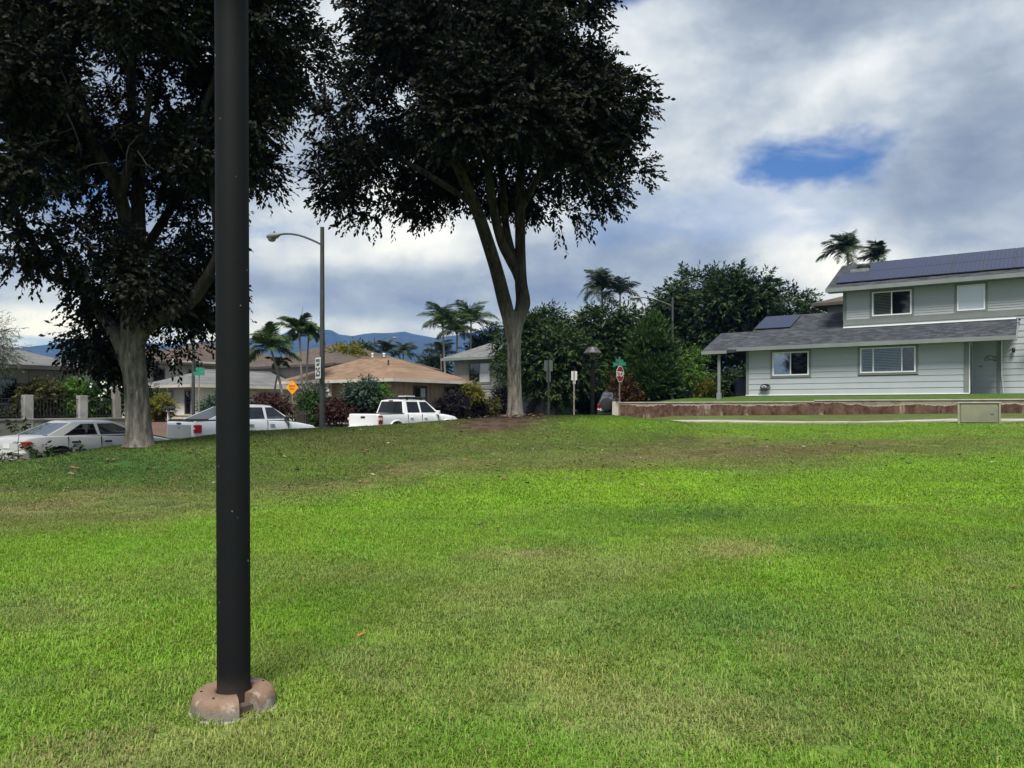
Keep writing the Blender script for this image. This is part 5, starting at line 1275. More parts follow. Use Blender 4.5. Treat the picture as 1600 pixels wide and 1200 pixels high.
hip_house('two_storey_house','taupe two-storey house with a grey hip roof left of the middle tree trunk',689,563.5,58,(1,0),9,9,4.95,.7,.46,'taupe','shingle_g','trim',
    winsA=((-7.55,-5.55,3.25,4.7,(dk,cu),'trim','trim'),(-3.7,-2.7,3.25,4.7,(cu,),'trim','trim')),extra=grey2)
hip_house('two_storey_house','corner of a brown-roofed house behind the upper left edge of the grey house',1268,478,50,(1,0),9,8,5.4,.8,.34,'taupe','shingle_b','fascia_dk',extra=lambda H: battens(FA(0,0,0),-8.8,-.2,3.0,5.3,.5,'taupe')(H))

# ---------------------------------------------------------------- iron fence on a low wall, wooden picket fence
def un_root(name,label,cat,u,n,z): 
    x,y=UN(u,n); return thing(name,label,cat,(x,y,z),ROT)
FZ=0.0; fr_=un_root('iron_fence','black iron picket fence between grey pillars on a low stained wall','fence',0,-33.2,0)   # local x along n, y along u
stw=pm('mildewed_grey_concrete',(.20,.19,.18),(.10,.095,.09),1.3,.95,0,.5,25); pil=pm('grey_pillar_concrete',(.30,.29,.285),(.20,.19,.19),3,.9,0,.4,25)
MB().box(-.14,.14,2.0,17.9,-.8,1.02).build('low_wall', stw, fr_)
MB().bbox(-.18,.18,1.98,17.92,1.02,1.09,.01).build('wall_coping', pm('coping_concrete',(.22,.20,.185),(.13,.12,.11),1.5,.9), fr_)
posts=[4.5,6.6,9.7-.95,11.0,13.9,16.0]
for p in posts: MB().bbox(-.17,.17,p-.165,p+.165,-.6,2.03,.012).build('pillar', pil, fr_)
MB().bbox(-.15,.15,17.30,17.58,-.6,2.42,.012).build('gate_post', pm('weathered_wood',(.22,.205,.19),(.13,.12,.11),4,.9,0,.5,20,stretch=(8,8,.6)), fr_)
pk=MB().box(-.009,.009,-.009,.009,0,.80).mesh('picket'); pk.materials.append(M_['black'])
ends=posts+[17.44]
for a,b in zip(ends[:-1],ends[1:]):
    MB().box(-.016,.016,a+.16,b-.16,1.86,1.89).box(-.016,.016,a+.16,b-.16,1.17,1.20).build('rail', M_['black'], fr_)
    k=a+.24
    while k<b-.18:
        if k>9: link('picket', pk, None, fr_, Matrix.Translation((0,k,1.12)))
        k+=.125
wf=un_root('picket_fence','dark weathered wooden picket fence in front of the tan bungalow hedge','fence',0,-33.4,0)
wood=pm('dark_weathered_wood',(.040,.032,.028),(.075,.062,.054),5,.9,0,.4,20,stretch=(6,6,.5))
pw_=MB().prism([(-.045,0),(.045,0),(.045,.86),(0,.94),(-.045,.86)],'x',-.01,.01).mesh('picket'); pw_.materials.append(wood)
u_=27.5; k=0
while u_<58:
    x,y=UN(u_,-33.4); z=gz(x,y); link('picket', pw_, None, wf, Matrix.Translation((0,u_,z+.03))@Matrix.Rotation(R(((k*37)%7-3)*.5),4,'X')); u_+=.155; k+=1
for u0 in np.arange(27.4,58,2.4):
    x,y=UN(u0,-33.4); z=gz(x,y); MB().box(-.09,-.02,u0-.04,u0+.04,z-.3,z+.92).build('post', wood, wf)
    x2,y2=UN(u0+2.4,-33.4); z2=gz(x2,y2); m=MB()
    for h in (.25,.68): m.add([(-.05,u0,z+h),(-.012,u0,z+h),(-.012,u0,z+h+.07),(-.05,u0,z+h+.07),(-.05,u0+2.4,z2+h),(-.012,u0+2.4,z2+h),(-.012,u0+2.4,z2+h+.07),(-.05,u0+2.4,z2+h+.07)],[(0,1,2,3),(7,6,5,4),(0,4,5,1),(1,5,6,2),(2,6,7,3),(3,7,4,0)])
    m.build('rail', wood, wf)
# pale garden wall glimpsed under the trees
gw=thing('garden_wall','sunlit white garden wall glimpsed under the dark trees','wall',(X(905,72),72,0),R(-8))
MB().box(-2.2,2.6,-.1,.1,0,Z(602,72)).build('wall_panel', M_['white'], gw)
for k in range(9): MB().box(-2.2+k*.56,-2.1+k*.56,-.16,-.101,0,Z(601,72)).build('pilaster', M_['offwhite'], gw)
# ---------------------------------------------------------------- foliage
def in_poly(px, py, poly):
    c=np.zeros(px.shape,bool); n=len(poly)
    for i in range(n):
        x0,y0=poly[i]; x1,y1=poly[(i+1)%n]
        k=((y0>py)!=(y1>py)); xi=(x1-x0)*(py-y0)/((y1-y0) if y1!=y0 else 1e-9)+x0
        c^=k&(px<xi)
    return c
def unit(v): return v/np.maximum(np.linalg.norm(v,axis=1,keepdims=True),1e-9)
def crown_blobs(poly, D, nblob, rb, rs, dscale=1.0):
    P=np.array(poly,float); y0,y1=P[:,1].min(),P[:,1].max()
    ysn=np.linspace(y0,y1,80); ext=[]
    xs=np.linspace(P[:,0].min()-1,P[:,0].max()+1,300)
    for y in ysn:
        k=in_poly(xs,np.full(xs.shape,y),poly)
        ext.append((xs[k].min(),xs[k].max()) if k.any() else (P[:,0].mean(),P[:,0].mean()))
    ext=np.array(ext); C=[]; Rr=[]
    tries=0; wmax=(ext[:,1]-ext[:,0]).max()/2/F*D
    while len(C)<nblob and tries<nblob*60:
        tries+=1
        r=rb[0]+(rb[1]-rb[0])*rs.rand(); rp=r/D*F
        px=P[:,0].min()+rs.rand()*(P[:,0].max()-P[:,0].min()); py=y0+rs.rand()*(y1-y0)
        t=np.array([0,1.57,3.14,4.71]); ok=in_poly(px+rp*.62*np.cos(t),py+rp*.62*np.sin(t),poly)
        if not ok.all(): continue
        i=int((py-y0)/(y1-y0)*79); a,b=ext[i]; c=(a+b)/2; hw=max((b-a)/2,1e-3)
        dm=math.sqrt(max(0,1-((px-c)/hw)**2))*hw/F*D*dscale
        dd=(rs.rand()*2-1); dd=math.copysign(abs(dd)**.6,dd)*max(dm-r*.6,0)
        C.append((X(px,D+0)*(D+dd)/D if False else X(px,D), D+dd, Z(py,D))); Rr.append(r)
    return np.array(C), np.array(Rr)
def leaf_sprays(C, Rr, ntw, K, tl, leaf, rs, droop=.35, up=0.0, shell=.45, zsq=.85, gaps=0.0):
    """sprays of paired leaves on short twigs scattered over the surface of clumps"""
    w_=Rr**2; b=rs.choice(len(C),ntw,p=w_/w_.sum())
    d=unit(rs.randn(ntw,3)+np.array([0,0,up])); r=Rr[b]*(shell+(1-shell)*rs.rand(ntw)**.5)
    p=C[b]+d*r[:,None]*np.array([1,1,zsq])
    if gaps:
        g=fbm(p[:,0]*1.0+p[:,2]*.8,p[:,1]*.9-p[:,2]*.6,1.7,31,3); k=g>np.quantile(g,gaps); p,d,b=p[k],d[k],b[k]; ntw=len(p)
    cen=C.mean(0); out=unit((C[b]-cen)*np.array([1,1,.5]))
    t=unit(d+out*.5+rs.randn(ntw,3)*.45+np.array([0,0,-droop+up*.4]))
    L=tl*(.6+.8*rs.rand(ntw))
    side=unit(np.cross(t,unit(rs.randn(ntw,3)*.4+np.array([0,0,1]))))
    kk=np.arange(K); f=(kk+.5)/K; sg=np.where(kk%2==0,1,-1)
    base=p[:,None,:]+t[:,None,:]*(L[:,None]*f[None])[...,None]+np.array([0,0,-1])*(droop*.35*L[:,None]*f[None]**2)[...,None]
    ax=side[:,None,:]*(sg*(.95-.55*f))[None,:,None]+t[:,None,:]*(.45+.5*f)[None,:,None]+rs.randn(ntw,K,3)*.28+np.array([0,0,-droop*.75+up*.5])
    base=base.reshape(-1,3); ax=unit(ax.reshape(-1,3)); n=len(base)
    wv=unit(np.cross(ax,unit(rs.randn(n,3)*.7+np.array([0,0,1.])))); nm=np.cross(wv,ax)
    s=(.65+.7*rs.rand(n))[:,None]; l,wd=leaf
    m=base+ax*l*.48*s
    V=np.stack([base,m+wv*wd*.5*s+nm*wd*.12*s,base+ax*l*s-nm*l*.10*s,m-wv*wd*.5*s+nm*wd*.12*s],1).reshape(-1,3)
    return V, np.arange(n*4).reshape(-1,4)
def bark_tube(pts, rads, seg=28, sub=6, amp=.06, seed=0, M=None):
    P=np.array(pts,float); R_=np.array(rads,float); n=len(P)
    if n>2:
        t=np.linspace(0,n-1,(n-1)*sub+1); i=np.clip(t.astype(int),0,n-2); f=t-i
        pm_=P[np.clip(i-1,0,n-1)]; p0=P[i]; p1=P[i+1]; p2=P[np.clip(i+2,0,n-1)]; f_=f[:,None]
        Q=.5*((2*p0)+(-pm_+p1)*f_+(2*pm_-5*p0+4*p1-p2)*f_**2+(-pm_+3*p0-3*p1+p2)*f_**3); q=R_[i]*(1-f)+R_[i+1]*f
    else: Q,q=P,R_
    V=[];Fc=[];ref=None;h=0
    for k in range(len(Q)):
        tt=Q[min(k+1,len(Q)-1)]-Q[max(k-1,0)]; tt=tt/np.linalg.norm(tt)
        if ref is None: ref=np.cross(tt,[.3,1,.1]); ref/=np.linalg.norm(ref)
        ref=ref-tt*(ref@tt); ref/=np.linalg.norm(ref); bi=np.cross(tt,ref)
        if k: h+=np.linalg.norm(Q[k]-Q[k-1])
        a=np.linspace(0,2*np.pi,seg,endpoint=False)
        rr=q[k]*(1+amp*(vnoise(np.cos(a)*3.2+h*.25,np.sin(a)*3.2+h*.5,1.0,seed)-.5)*2+amp*.6*(vnoise(np.cos(a)*8,np.sin(a)*8+h*.8,1.0,seed+3)-.5)*2)
        V.append(Q[k][None]+(np.cos(a)[:,None]*ref+np.sin(a)[:,None]*bi)*rr[:,None])
    V=np.concatenate(V); m=len(Q); kk=np.arange(seg)
    for r_ in range(m-1): Fc.append(np.stack([r_*seg+kk,r_*seg+(kk+1)%seg,(r_+1)*seg+(kk+1)%seg,(r_+1)*seg+kk],1))
    return V, np.concatenate(Fc)
def bark_mat(name, c_dk, c_mid, c_lt, lt_h=0):
    m,n,b=principled(name,.92,0,.15); co=n.n('ShaderNodeTexCoord').outputs['Object']
    x,y,z=n.sep(co)
    f=n.noise(n.vmath('MULTIPLY',co,(9,9,1.9)),1.0,9,.70); g=n.noise(n.vmath('MULTIPLY',co,(16,16,2.6)),1.0,5,.6)
    c=n.ramp(f,[(.34,c_dk),(.48,c_mid),(.64,c_lt)])
    c=n.mix(n.math('MULTIPLY',n.ss(g,.60,.70),.8),c,tuple(min(.62,v*1.75) for v in c_lt))
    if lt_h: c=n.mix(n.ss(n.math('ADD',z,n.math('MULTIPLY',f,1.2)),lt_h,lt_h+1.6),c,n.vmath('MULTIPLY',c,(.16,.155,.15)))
    n.t.links.new(c,b.inputs['Base Color'])
    bn=n.n('ShaderNodeBump'); bn.inputs['Strength'].default_value=.9; bn.inputs['Distance'].default_value=.035
    n.t.links.new(f,bn.inputs['Height']); n.t.links.new(bn.outputs[0],b.inputs['Normal']); return m
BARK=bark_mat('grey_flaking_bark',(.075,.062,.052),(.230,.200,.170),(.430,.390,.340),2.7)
BARK2=bark_mat('brown_bark',(.05,.042,.036),(.10,.085,.07),(.16,.14,.12))
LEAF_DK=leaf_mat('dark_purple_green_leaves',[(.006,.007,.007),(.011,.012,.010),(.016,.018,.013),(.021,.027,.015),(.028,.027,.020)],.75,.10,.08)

def big_tree(name, label, poly, D, base, limbs, nblob, rb, ntw, seed, K=14, tl=.62, leaf=(.135,.058), dscale=.9, hang=(), extra_b=14, gaps=.42, bark=None):
    BK=bark or BARK
    rs=np.random.RandomState(seed); bx,by=X(base[0],D),D; bz=gz(bx,by)-.08; o=np.array([bx,by,bz])
    T=thing(name,label,'tree',tuple(o)); 
    def W(p): return np.array([X(p[0],D+p[2]),D+p[2],Z(p[1],D+p[2])])-o
    for i,lb in enumerate(limbs):
        pts=[W(p) for p in lb]; rads=[p[3]/F*D for p in lb]
        V,Fc=bark_tube(pts,rads,36 if i==0 else 20,7,.085 if i==0 else .06,seed+i)
        link('trunk' if i==0 else 'branch', np_mesh('trunk',V,Fc,True), BK, T)
    C,Rr=crown_blobs(poly,D,nblob,rb,rs,dscale)
    if len(hang):
        H=np.array([[X(h[0],D),D+h[2],Z(h[1],D)] for h in hang]); C=np.concatenate([C,H]); Rr=np.concatenate([Rr,np.array([h[3] for h in hang])])
    V,Fq=leaf_sprays(C,Rr,ntw,K,tl,leaf,rs,droop=.26,zsq=.75,gaps=gaps)
    # long sprigs breaking the outline
    cen=C.mean(0); ed=np.linalg.norm((C-cen)/np.array([1,1,.9]),axis=1); k_=ed>np.quantile(ed,.45)
    V2,F2=leaf_sprays(C[k_],Rr[k_]*1.05,1100,14,tl*1.25,leaf,rs,droop=.22,shell=.80)
    Fq=np.concatenate([Fq,F2+len(V)]); V=np.concatenate([V,V2])
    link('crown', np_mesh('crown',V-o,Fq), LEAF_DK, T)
    tips=[W(lb[-1]) for lb in limbs[1:]]
    for k in rs.choice(len(C),min(extra_b,len(C)),replace=False):
        e=C[k]-o; d=[np.linalg.norm((e-t)*np.array([1,1,.7])) for t in tips]; s=tips[int(np.argmin(d))]
        mid=(s+e)/2+rs.randn(3)*.25+np.array([0,0,.15])
        V,Fc=bark_tube([s,mid,e],[.075,.05,.018],10,5,.05,seed+50); link('branch', np_mesh('branch',V,Fc,True), BK, T)
    return T,C,o
# left tree
P1=[(-95,-150),(90,-235),(330,-215),(450,-110),(488,20),(488,90),(470,150),(460,215),(430,250),(452,300),(430,330),(395,330),(345,380),(335,470),(318,500),(270,505),(240,470),(200,450),(160,500),(185,560),(150,585),(105,560),(95,520),(110,470),(60,415),(20,395),(-25,380),(-70,330),(-110,200),(-125,20)]
L1=[[(218,698,0,25),(218,686,0,20.5),(217,665,0,18.5),(213,610,0,17.5),(209,560,0,17),(207,515,0,17.5),(206,470,0,15)],
    [(207,600,0,11),(198,560,0,13),(180,520,.1,11),(158,490,.3,9),(130,455,.5,8),(95,437,.6,7),(72,428,.6,6),(60,395,.6,5.5),(30,340,.5,4.5),(5,285,.4,3.5)],
    [(208,560,0,12),(222,520,-.05,11.5),(255,495,-.3,10),(295,474,-.6,9),(320,440,-.8,8.5),(342,395,-1.0,8),(338,330,-1.0,7),(325,240,-.8,6),(318,170,-.6,4)],
    [(208,480,.1,15),(215,420,.2,13),(216,340,.3,11),(214,250,.5,9),(205,150,.6,7),(210,40,.7,5)],
    [(212,430,-.2,10),(196,340,-.5,10),(178,280,-.8,10),(150,235,-1.1,9),(138,200,-1.3,7),(120,120,-1.4,5)],
    [(190,300,-.7,8),(205,250,-.9,6),(225,205,-1.2,5),(235,140,-1.4,3.5)],
    [(222,400,.8,8),(270,320,1.6,7),(330,230,2.0,5),(400,130,2.3,3.5)],
    [(95,437,.6,5),(92,410,.9,4.5),(75,360,1.3,4)]]
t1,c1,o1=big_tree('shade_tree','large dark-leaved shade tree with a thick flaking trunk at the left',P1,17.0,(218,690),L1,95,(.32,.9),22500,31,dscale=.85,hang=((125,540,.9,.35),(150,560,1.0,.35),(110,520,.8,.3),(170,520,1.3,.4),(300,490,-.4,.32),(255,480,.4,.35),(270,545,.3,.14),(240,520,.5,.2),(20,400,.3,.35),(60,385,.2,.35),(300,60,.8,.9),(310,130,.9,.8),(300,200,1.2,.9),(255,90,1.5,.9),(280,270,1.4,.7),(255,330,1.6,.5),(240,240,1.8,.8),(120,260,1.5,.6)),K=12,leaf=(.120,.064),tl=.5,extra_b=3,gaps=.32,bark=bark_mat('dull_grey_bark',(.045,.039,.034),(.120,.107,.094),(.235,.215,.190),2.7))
# bare twigs hanging out of the left crown
rs_=np.random.RandomState(77)
tw=MB()
for k in range(14):
    a=np.array([X(150+rs_.rand()*120,16.2),14.2+rs_.rand()*1.2,Z(70+rs_.rand()*190,15)])-o1
    d=rs_.randn(3)*np.array([1,.5,.8]); d/=np.linalg.norm(d); p=[a]
    for j in range(3): d=d+rs_.randn(3)*.25; p.append(p[-1]+d/np.linalg.norm(d)*.28)
    tw.tube(p,[.008,.006,.004,.002],5)
    for j in (1,2):
        e=rs_.randn(3)*.5+d*.5; e/=np.linalg.norm(e); tw.tube([p[j],p[j]+e*.16,p[j]+e*.30+rs_.randn(3)*.05],[.004,.003,.0015],4)
tw.build('bare_twigs', pm('bare_twig_bark',(.075,.066,.058),(.05,.045,.04),4,.9), t1)
# middle tree
P2=[(605,-50),(670,-120),(770,-150),(870,-120),(940,-50),(955,10),(980,80),(1006,150),(1014,200),(998,240),(970,275),(945,300),(905,320),(860,318),(815,322),(800,300),(770,292),(735,295),(700,305),(655,295),(605,298),(565,318),(530,300),(505,275),(515,255),(492,235),(495,180),(508,130),(555,70),(590,15)]
L2=[[(804,657,0,18),(804,648,0,14),(804,636,0,12.0),(803.5,600,0,10.8),(803,550,0,10.3),(803,510,0,12),(801,488,0,12.5)],
    [(802,540,0,8),(797,505,0,10.5),(788,470,-.1,11),(775,420,-.3,10),(758,365,-.6,9.5),(742,320,-.8,9),(715,260,-1.2,7.5),(680,190,-1.7,5.5),(640,120,-2.1,4)],
    [(803,540,0,8),(808,505,0,10.5),(817,475,.1,12),(814,440,.15,10),(813,390,.2,8.5),(813,330,.3,8),(815,250,.6,7),(830,150,1.0,5.5),(860,60,1.3,4)],
    [(817,468,.1,5),(810,432,.1,8),(797,405,0,8),(783,375,-.2,7.5),(770,320,-.4,7),(762,250,-.6,6),(765,150,-.5,4.5),(770,50,-.4,3.5)],
    [(817,460,.15,5),(811,428,.15,7.5),(800,396,.2,6.5),(790,350,.5,6),(786,300,.8,6),(778,220,1.5,5),(740,130,2.2,3.5)],
    [(814,330,.3,5),(850,260,.1,5),(900,190,-.2,4),(950,140,-.4,3)],
    [(742,320,-.8,5),(680,280,-.4,4.5),(610,240,.2,3.5),(560,220,.6,2.5)]]
t2,c2,o2=big_tree('shade_tree','dark-leaved shade tree with a slender forked trunk on the mound crest',P2,23.0,(803,650),L2,120,(.36,1.0),22000,32,dscale=.95,hang=((560,335,0,.22),(520,290,.3,.4),(705,330,-.3,.13),(870,330,0,.35),(905,335,.1,.18),(940,310,.2,.2),(610,320,0,.2),(985,265,0,.4),(500,180,.2,.5)),K=13,leaf=(.15,.078),tl=.58,extra_b=3)

# ---------------------------------------------------------------- background trees and shrubs
G1=[(.012,.024,.008),(.021,.042,.011),(.034,.064,.016),(.055,.092,.024)]
LM={}
LM['mango']=leaf_mat('deep_green_leaves',G1,.5,.15)
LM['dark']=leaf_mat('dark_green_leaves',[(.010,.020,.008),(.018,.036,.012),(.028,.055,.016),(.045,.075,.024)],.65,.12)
LM['lime']=leaf_mat('fresh_green_leaves',[(.030,.075,.012),(.055,.125,.018),(.085,.17,.028),(.12,.20,.05)],.65,.25)
LM['silver']=leaf_mat('grey_green_leaves',[(.055,.070,.055),(.085,.105,.085),(.12,.14,.115),(.16,.175,.15)],.6,.15)
LM['yellow']=leaf_mat('yellow_green_leaves',[(.06,.075,.010),(.13,.13,.012),(.20,.17,.02),(.05,.07,.015)],.65,.25)
LM['red']=leaf_mat('dark_red_leaves',[(.022,.010,.012),(.045,.014,.014),(.070,.022,.018),(.02,.03,.012)],.65,.12)
LM['purple']=leaf_mat('purple_black_leaves',[(.010,.008,.011),(.018,.013,.017),(.026,.018,.020),(.014,.020,.010)],.65,.1)
LM['croton']=leaf_mat('red_orange_croton_leaves',[(.015,.010,.010),(.03,.012,.010),(.05,.014,.010),(.12,.035,.012),(.02,.03,.012),(.20,.11,.02),(.015,.02,.010),(.02,.012,.012)],.65,.2)
LM['brown']=leaf_mat('brown_green_leaves',[(.045,.050,.018),(.075,.070,.024),(.10,.085,.03),(.05,.07,.02)],.65,.15)
LM['blue']=leaf_mat('blue_green_leaves',[(.025,.050,.035),(.045,.080,.055),(.075,.115,.08),(.03,.055,.03)],.65,.15)
LM['lush']=leaf_mat('bright_hedge_leaves',[(.012,.030,.009),(.022,.050,.012),(.038,.080,.017),(.062,.115,.026)],.65,.2)
GRP={}
def plant(name, label, cat, poly, D, trunk, mat, nblob, rb, ntw, seed, K=10, tl=.7, leaf=(.24,.10), dscale=.9, up=0.0, droop=.25, group=None, nbr=6):
    rs=np.random.RandomState(seed); P=np.array(poly,float)
    tpx=trunk[0] if trunk else P[:,0].mean(); bx,by=X(tpx,D),D; bz=gz(bx,by)
    if trunk and len(trunk)>3: bz=trunk[3]
    bz=min(bz, Z(P[:,1].max(),D)); o=np.array([bx,by,bz])
    T=thing(name,label,cat,tuple(o),0,group)
    C,Rr=crown_blobs(poly,D,nblob,rb,rs,dscale)
    V,Fq=leaf_sprays(C,Rr,ntw,K,tl,leaf,rs,droop=droop,up=up)
    link('crown' if cat=='tree' else 'foliage', np_mesh('crown',V-o,Fq), LM[mat], T)
    r0=trunk[1] if trunk else .04
    cen=C.mean(0)-o; top=np.array([cen[0]*.6,cen[1]*.6,max(.15,(trunk[2] if trunk else .25)*(cen[2]))])
    V,Fc=bark_tube([np.array([0,0,-.1]),top*.5,top],[r0*1.25,r0,r0*.85],14,5,.06,seed); link('trunk' if cat=='tree' else 'stem', np_mesh('trunk',V,Fc,True), BARK2, T)
    for k in rs.choice(len(C),min(nbr,len(C)),replace=False):
        e=C[k]-o; mid=(top+e)/2+rs.randn(3)*.12; V,Fc=bark_tube([top,mid,e],[r0*.6,r0*.4,r0*.15],8,4,.04,seed+9); link('branch', np_mesh('branch',V,Fc,True), BARK2, T)
    return T
plant('broadleaf_tree','dense round green tree spreading behind the middle trunk','tree',[(776,575),(780,540),(792,515),(815,502),(850,494),(900,500),(935,520),(948,560),(940,600),(905,618),(860,628),(820,628),(790,610)],54,(823,.24,.55),'mango',46,(.6,1.2),3400,41,12,.9,(.27,.11))
plant('broadleaf_tree','round-topped tree showing above the dense tree behind the middle trunk','tree',[(812,512),(830,490),(860,483),(884,492),(892,520),(870,540),(820,535)],70,(850,.2,.5),'dark',16,(.6,1.1),1100,42,12,.9,(.28,.11))
plant('broadleaf_tree','deep green tree behind the path lamp and stop sign','tree',[(880,530),(900,500),(938,488),(985,481),(1012,500),(1022,540),(1018,598),(985,618),(930,618),(888,600)],57,(950,.2,.5),'mango',46,(.6,1.2),3400,43,12,.9,(.27,.11))
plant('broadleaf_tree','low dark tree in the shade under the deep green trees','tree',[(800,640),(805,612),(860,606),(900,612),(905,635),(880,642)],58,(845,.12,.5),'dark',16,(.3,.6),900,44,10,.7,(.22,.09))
plant('broadleaf_tree','big dark broadleaf tree rising left of the grey house roof','tree',[(1012,448),(1028,465),(1042,438),(1070,428),(1090,414),(1104,436),(1128,424),(1142,432),(1162,450),(1200,446),(1236,456),(1262,474),(1276,492),(1262,525),(1210,565),(1130,612),(1060,620),(1022,585),(1010,520)],56,(1110,.28,.5),'dark',85,(.6,1.25),6200,45,12,.95,(.30,.12))
plant('columnar_shrub','tall upright bright-green shrub beside the stop sign','shrub',[(978,628),(980,570),(988,540),(1002,520),(1022,507),(1038,516),(1050,542),(1056,585),(1056,630)],43.5,(1022,.08,.4,1.75),'lush',46,(.35,.65),3600,46,10,.5,(.22,.06),.8,.9,.0)
plant('shrub','pale twiggy shrub in front of the dark tree left of the porch','shrub',[(1058,600),(1062,566),(1078,548),(1096,562),(1098,592),(1080,606)],44.5,(1078,.05,.4,1.7),'lime',12,(.25,.45),420,47,8,.5,(.16,.06))
plant('shrub','dark shrubs under the porch eave behind the porch post','shrub',[(1062,628),(1066,600),(1090,592),(1120,588),(1160,575),(1176,585),(1172,622),(1120,628)],48,(1120,.05,.4,1.8),'dark',22,(.3,.6),1200,48,10,.6,(.2,.085))
plant('shrub','low yellowish shrub left of the porch post','shrub',[(1082,620),(1086,600),(1102,594),(1112,602),(1112,620)],44,(1098,.03,.4,1.85),'yellow',9,(.18,.3),230,49,8,.4,(.13,.05))
plant('croton_shrub','red and orange croton shrub at the wall end behind the stop sign post','shrub',[(952,618),(958,600),(968,588),(985,590),(996,604),(998,632),(960,634)],42.3,(978,.03,.4,1.6),'croton',14,(.2,.35),420,50,8,.45,(.20,.055),.8,.4,.1)
plant('broadleaf_tree','yellow-leaved tree between the brown roofs','tree',[(505,592),(510,562),(525,545),(548,540),(565,552),(560,578),(540,592)],62,(532,.12,.5),'yellow',18,(.5,.8),900,51,10,.8,(.24,.10))
plant('broadleaf_tree','green tree top behind the yellow-leaved tree','tree',[(545,552),(560,540),(580,545),(592,555),(575,562),(552,562)],84,(566,.12,.6),'mango',9,(.5,.8),420,52,10,.8,(.28,.12))
plant('broadleaf_tree','small green tree behind the tan roof and below the palms','tree',[(652,582),(660,556),(682,548),(700,562),(704,592),(690,606),(660,600)],82,(680,.12,.5),'mango',16,(.5,.9),800,53,10,.8,(.26,.11))
plant('broadleaf_tree','dark tree behind the grey hip roof left of the middle trunk','tree',[(728,545),(745,525),(762,515),(778,530),(780,560),(740,566)],76,(758,.15,.5),'dark',16,(.5,.9),850,54,10,.8,(.26,.11))
plant('silver_tree','grey-green feathery tree behind the left bungalow','tree',[(92,566),(112,545),(140,536),(165,540),(192,562),(204,598),(175,615),(120,612),(98,590)],50,(150,.14,.5),'silver',34,(.4,.75),2200,55,12,.6,(.16,.05))
plant('ironwood_tree','wispy grey-green tree at the left edge before the bungalow roof','tree',[(-95,470),(-30,490),(4,500),(20,528),(16,552),(30,562),(0,590),(-60,600),(-110,560)],30,(-45,.12,.6),'silver',26,(.3,.5),1300,56,14,.6,(.14,.025))
plant('shrub','rounded olive-brown bush behind the iron fence','shrub',[(36,648),(40,606),(54,592),(74,590),(88,604),(90,648)],35,(63,.05,.4),'brown',22,(.25,.45),1300,57,10,.4,(.12,.05))
plant('shrub','bright green bush between the fence pillars','shrub',[(98,650),(102,614),(118,599),(138,602),(148,650)],36,(122,.05,.4),'lime',20,(.25,.42),1200,58,10,.4,(.13,.055))
pl_=plant('plumeria_shrub','green plumeria shrub with white blossoms behind the fence','shrub',[(142,650),(142,608),(158,600),(182,604),(199,618),(196,650)],36.5,(170,.06,.4),'lush',18,(.25,.42),900,59,9,.45,(.18,.07))
rs_=np.random.RandomState(8); wh=MB()
for k in range(26):
    p=Vector((X(142+rs_.rand()*46,35.6),35.3+rs_.rand()*.6,Z(597+rs_.rand()**1.5*28,35.6)))-pl_.location
    for j in range(5):
        a=2*math.pi*j/5+k; d=Vector((math.cos(a),-.5,math.sin(a))); s=Vector((-math.sin(a),0,math.cos(a)))*.035
        wh.quad(p,p+d*.03+s*.6,p+d*.06,p+d*.03-s*.6)
wh.build('blossoms', pm('white_petals',(.78,.77,.72),(.7,.68,.6),5,.6), pl_)['kind']='stuff'
plant('shrub','low dark shrubs behind the fence at the left edge','shrub',[(-40,662),(-40,640),(0,632),(18,640),(20,662)],34,(-5,.04,.4),'dark',12,(.2,.35),500,60,8,.4,(.12,.05))
plant('shrub','yellow-green shrub by the mailboxes','shrub',[(233,652),(236,628),(250,617),(264,628),(268,650)],49,(250,.05,.4),'yellow',14,(.25,.4),600,61,9,.45,(.17,.06))
plant('shrub','dark shrub against the block base between the left trunk and house','shrub',[(226,645),(228,608),(240,602),(246,640)],52,(236,.05,.4),'dark',10,(.3,.45),420,62,9,.5,(.18,.07))
plant('shrub','grey-green bush at the bungalow wall left of the lamp post','shrub',[(318,656),(320,638),(334,624),(352,620),(372,636),(372,656)],46,(342,.05,.4),'blue',16,(.25,.45),700,63,9,.45,(.17,.06))
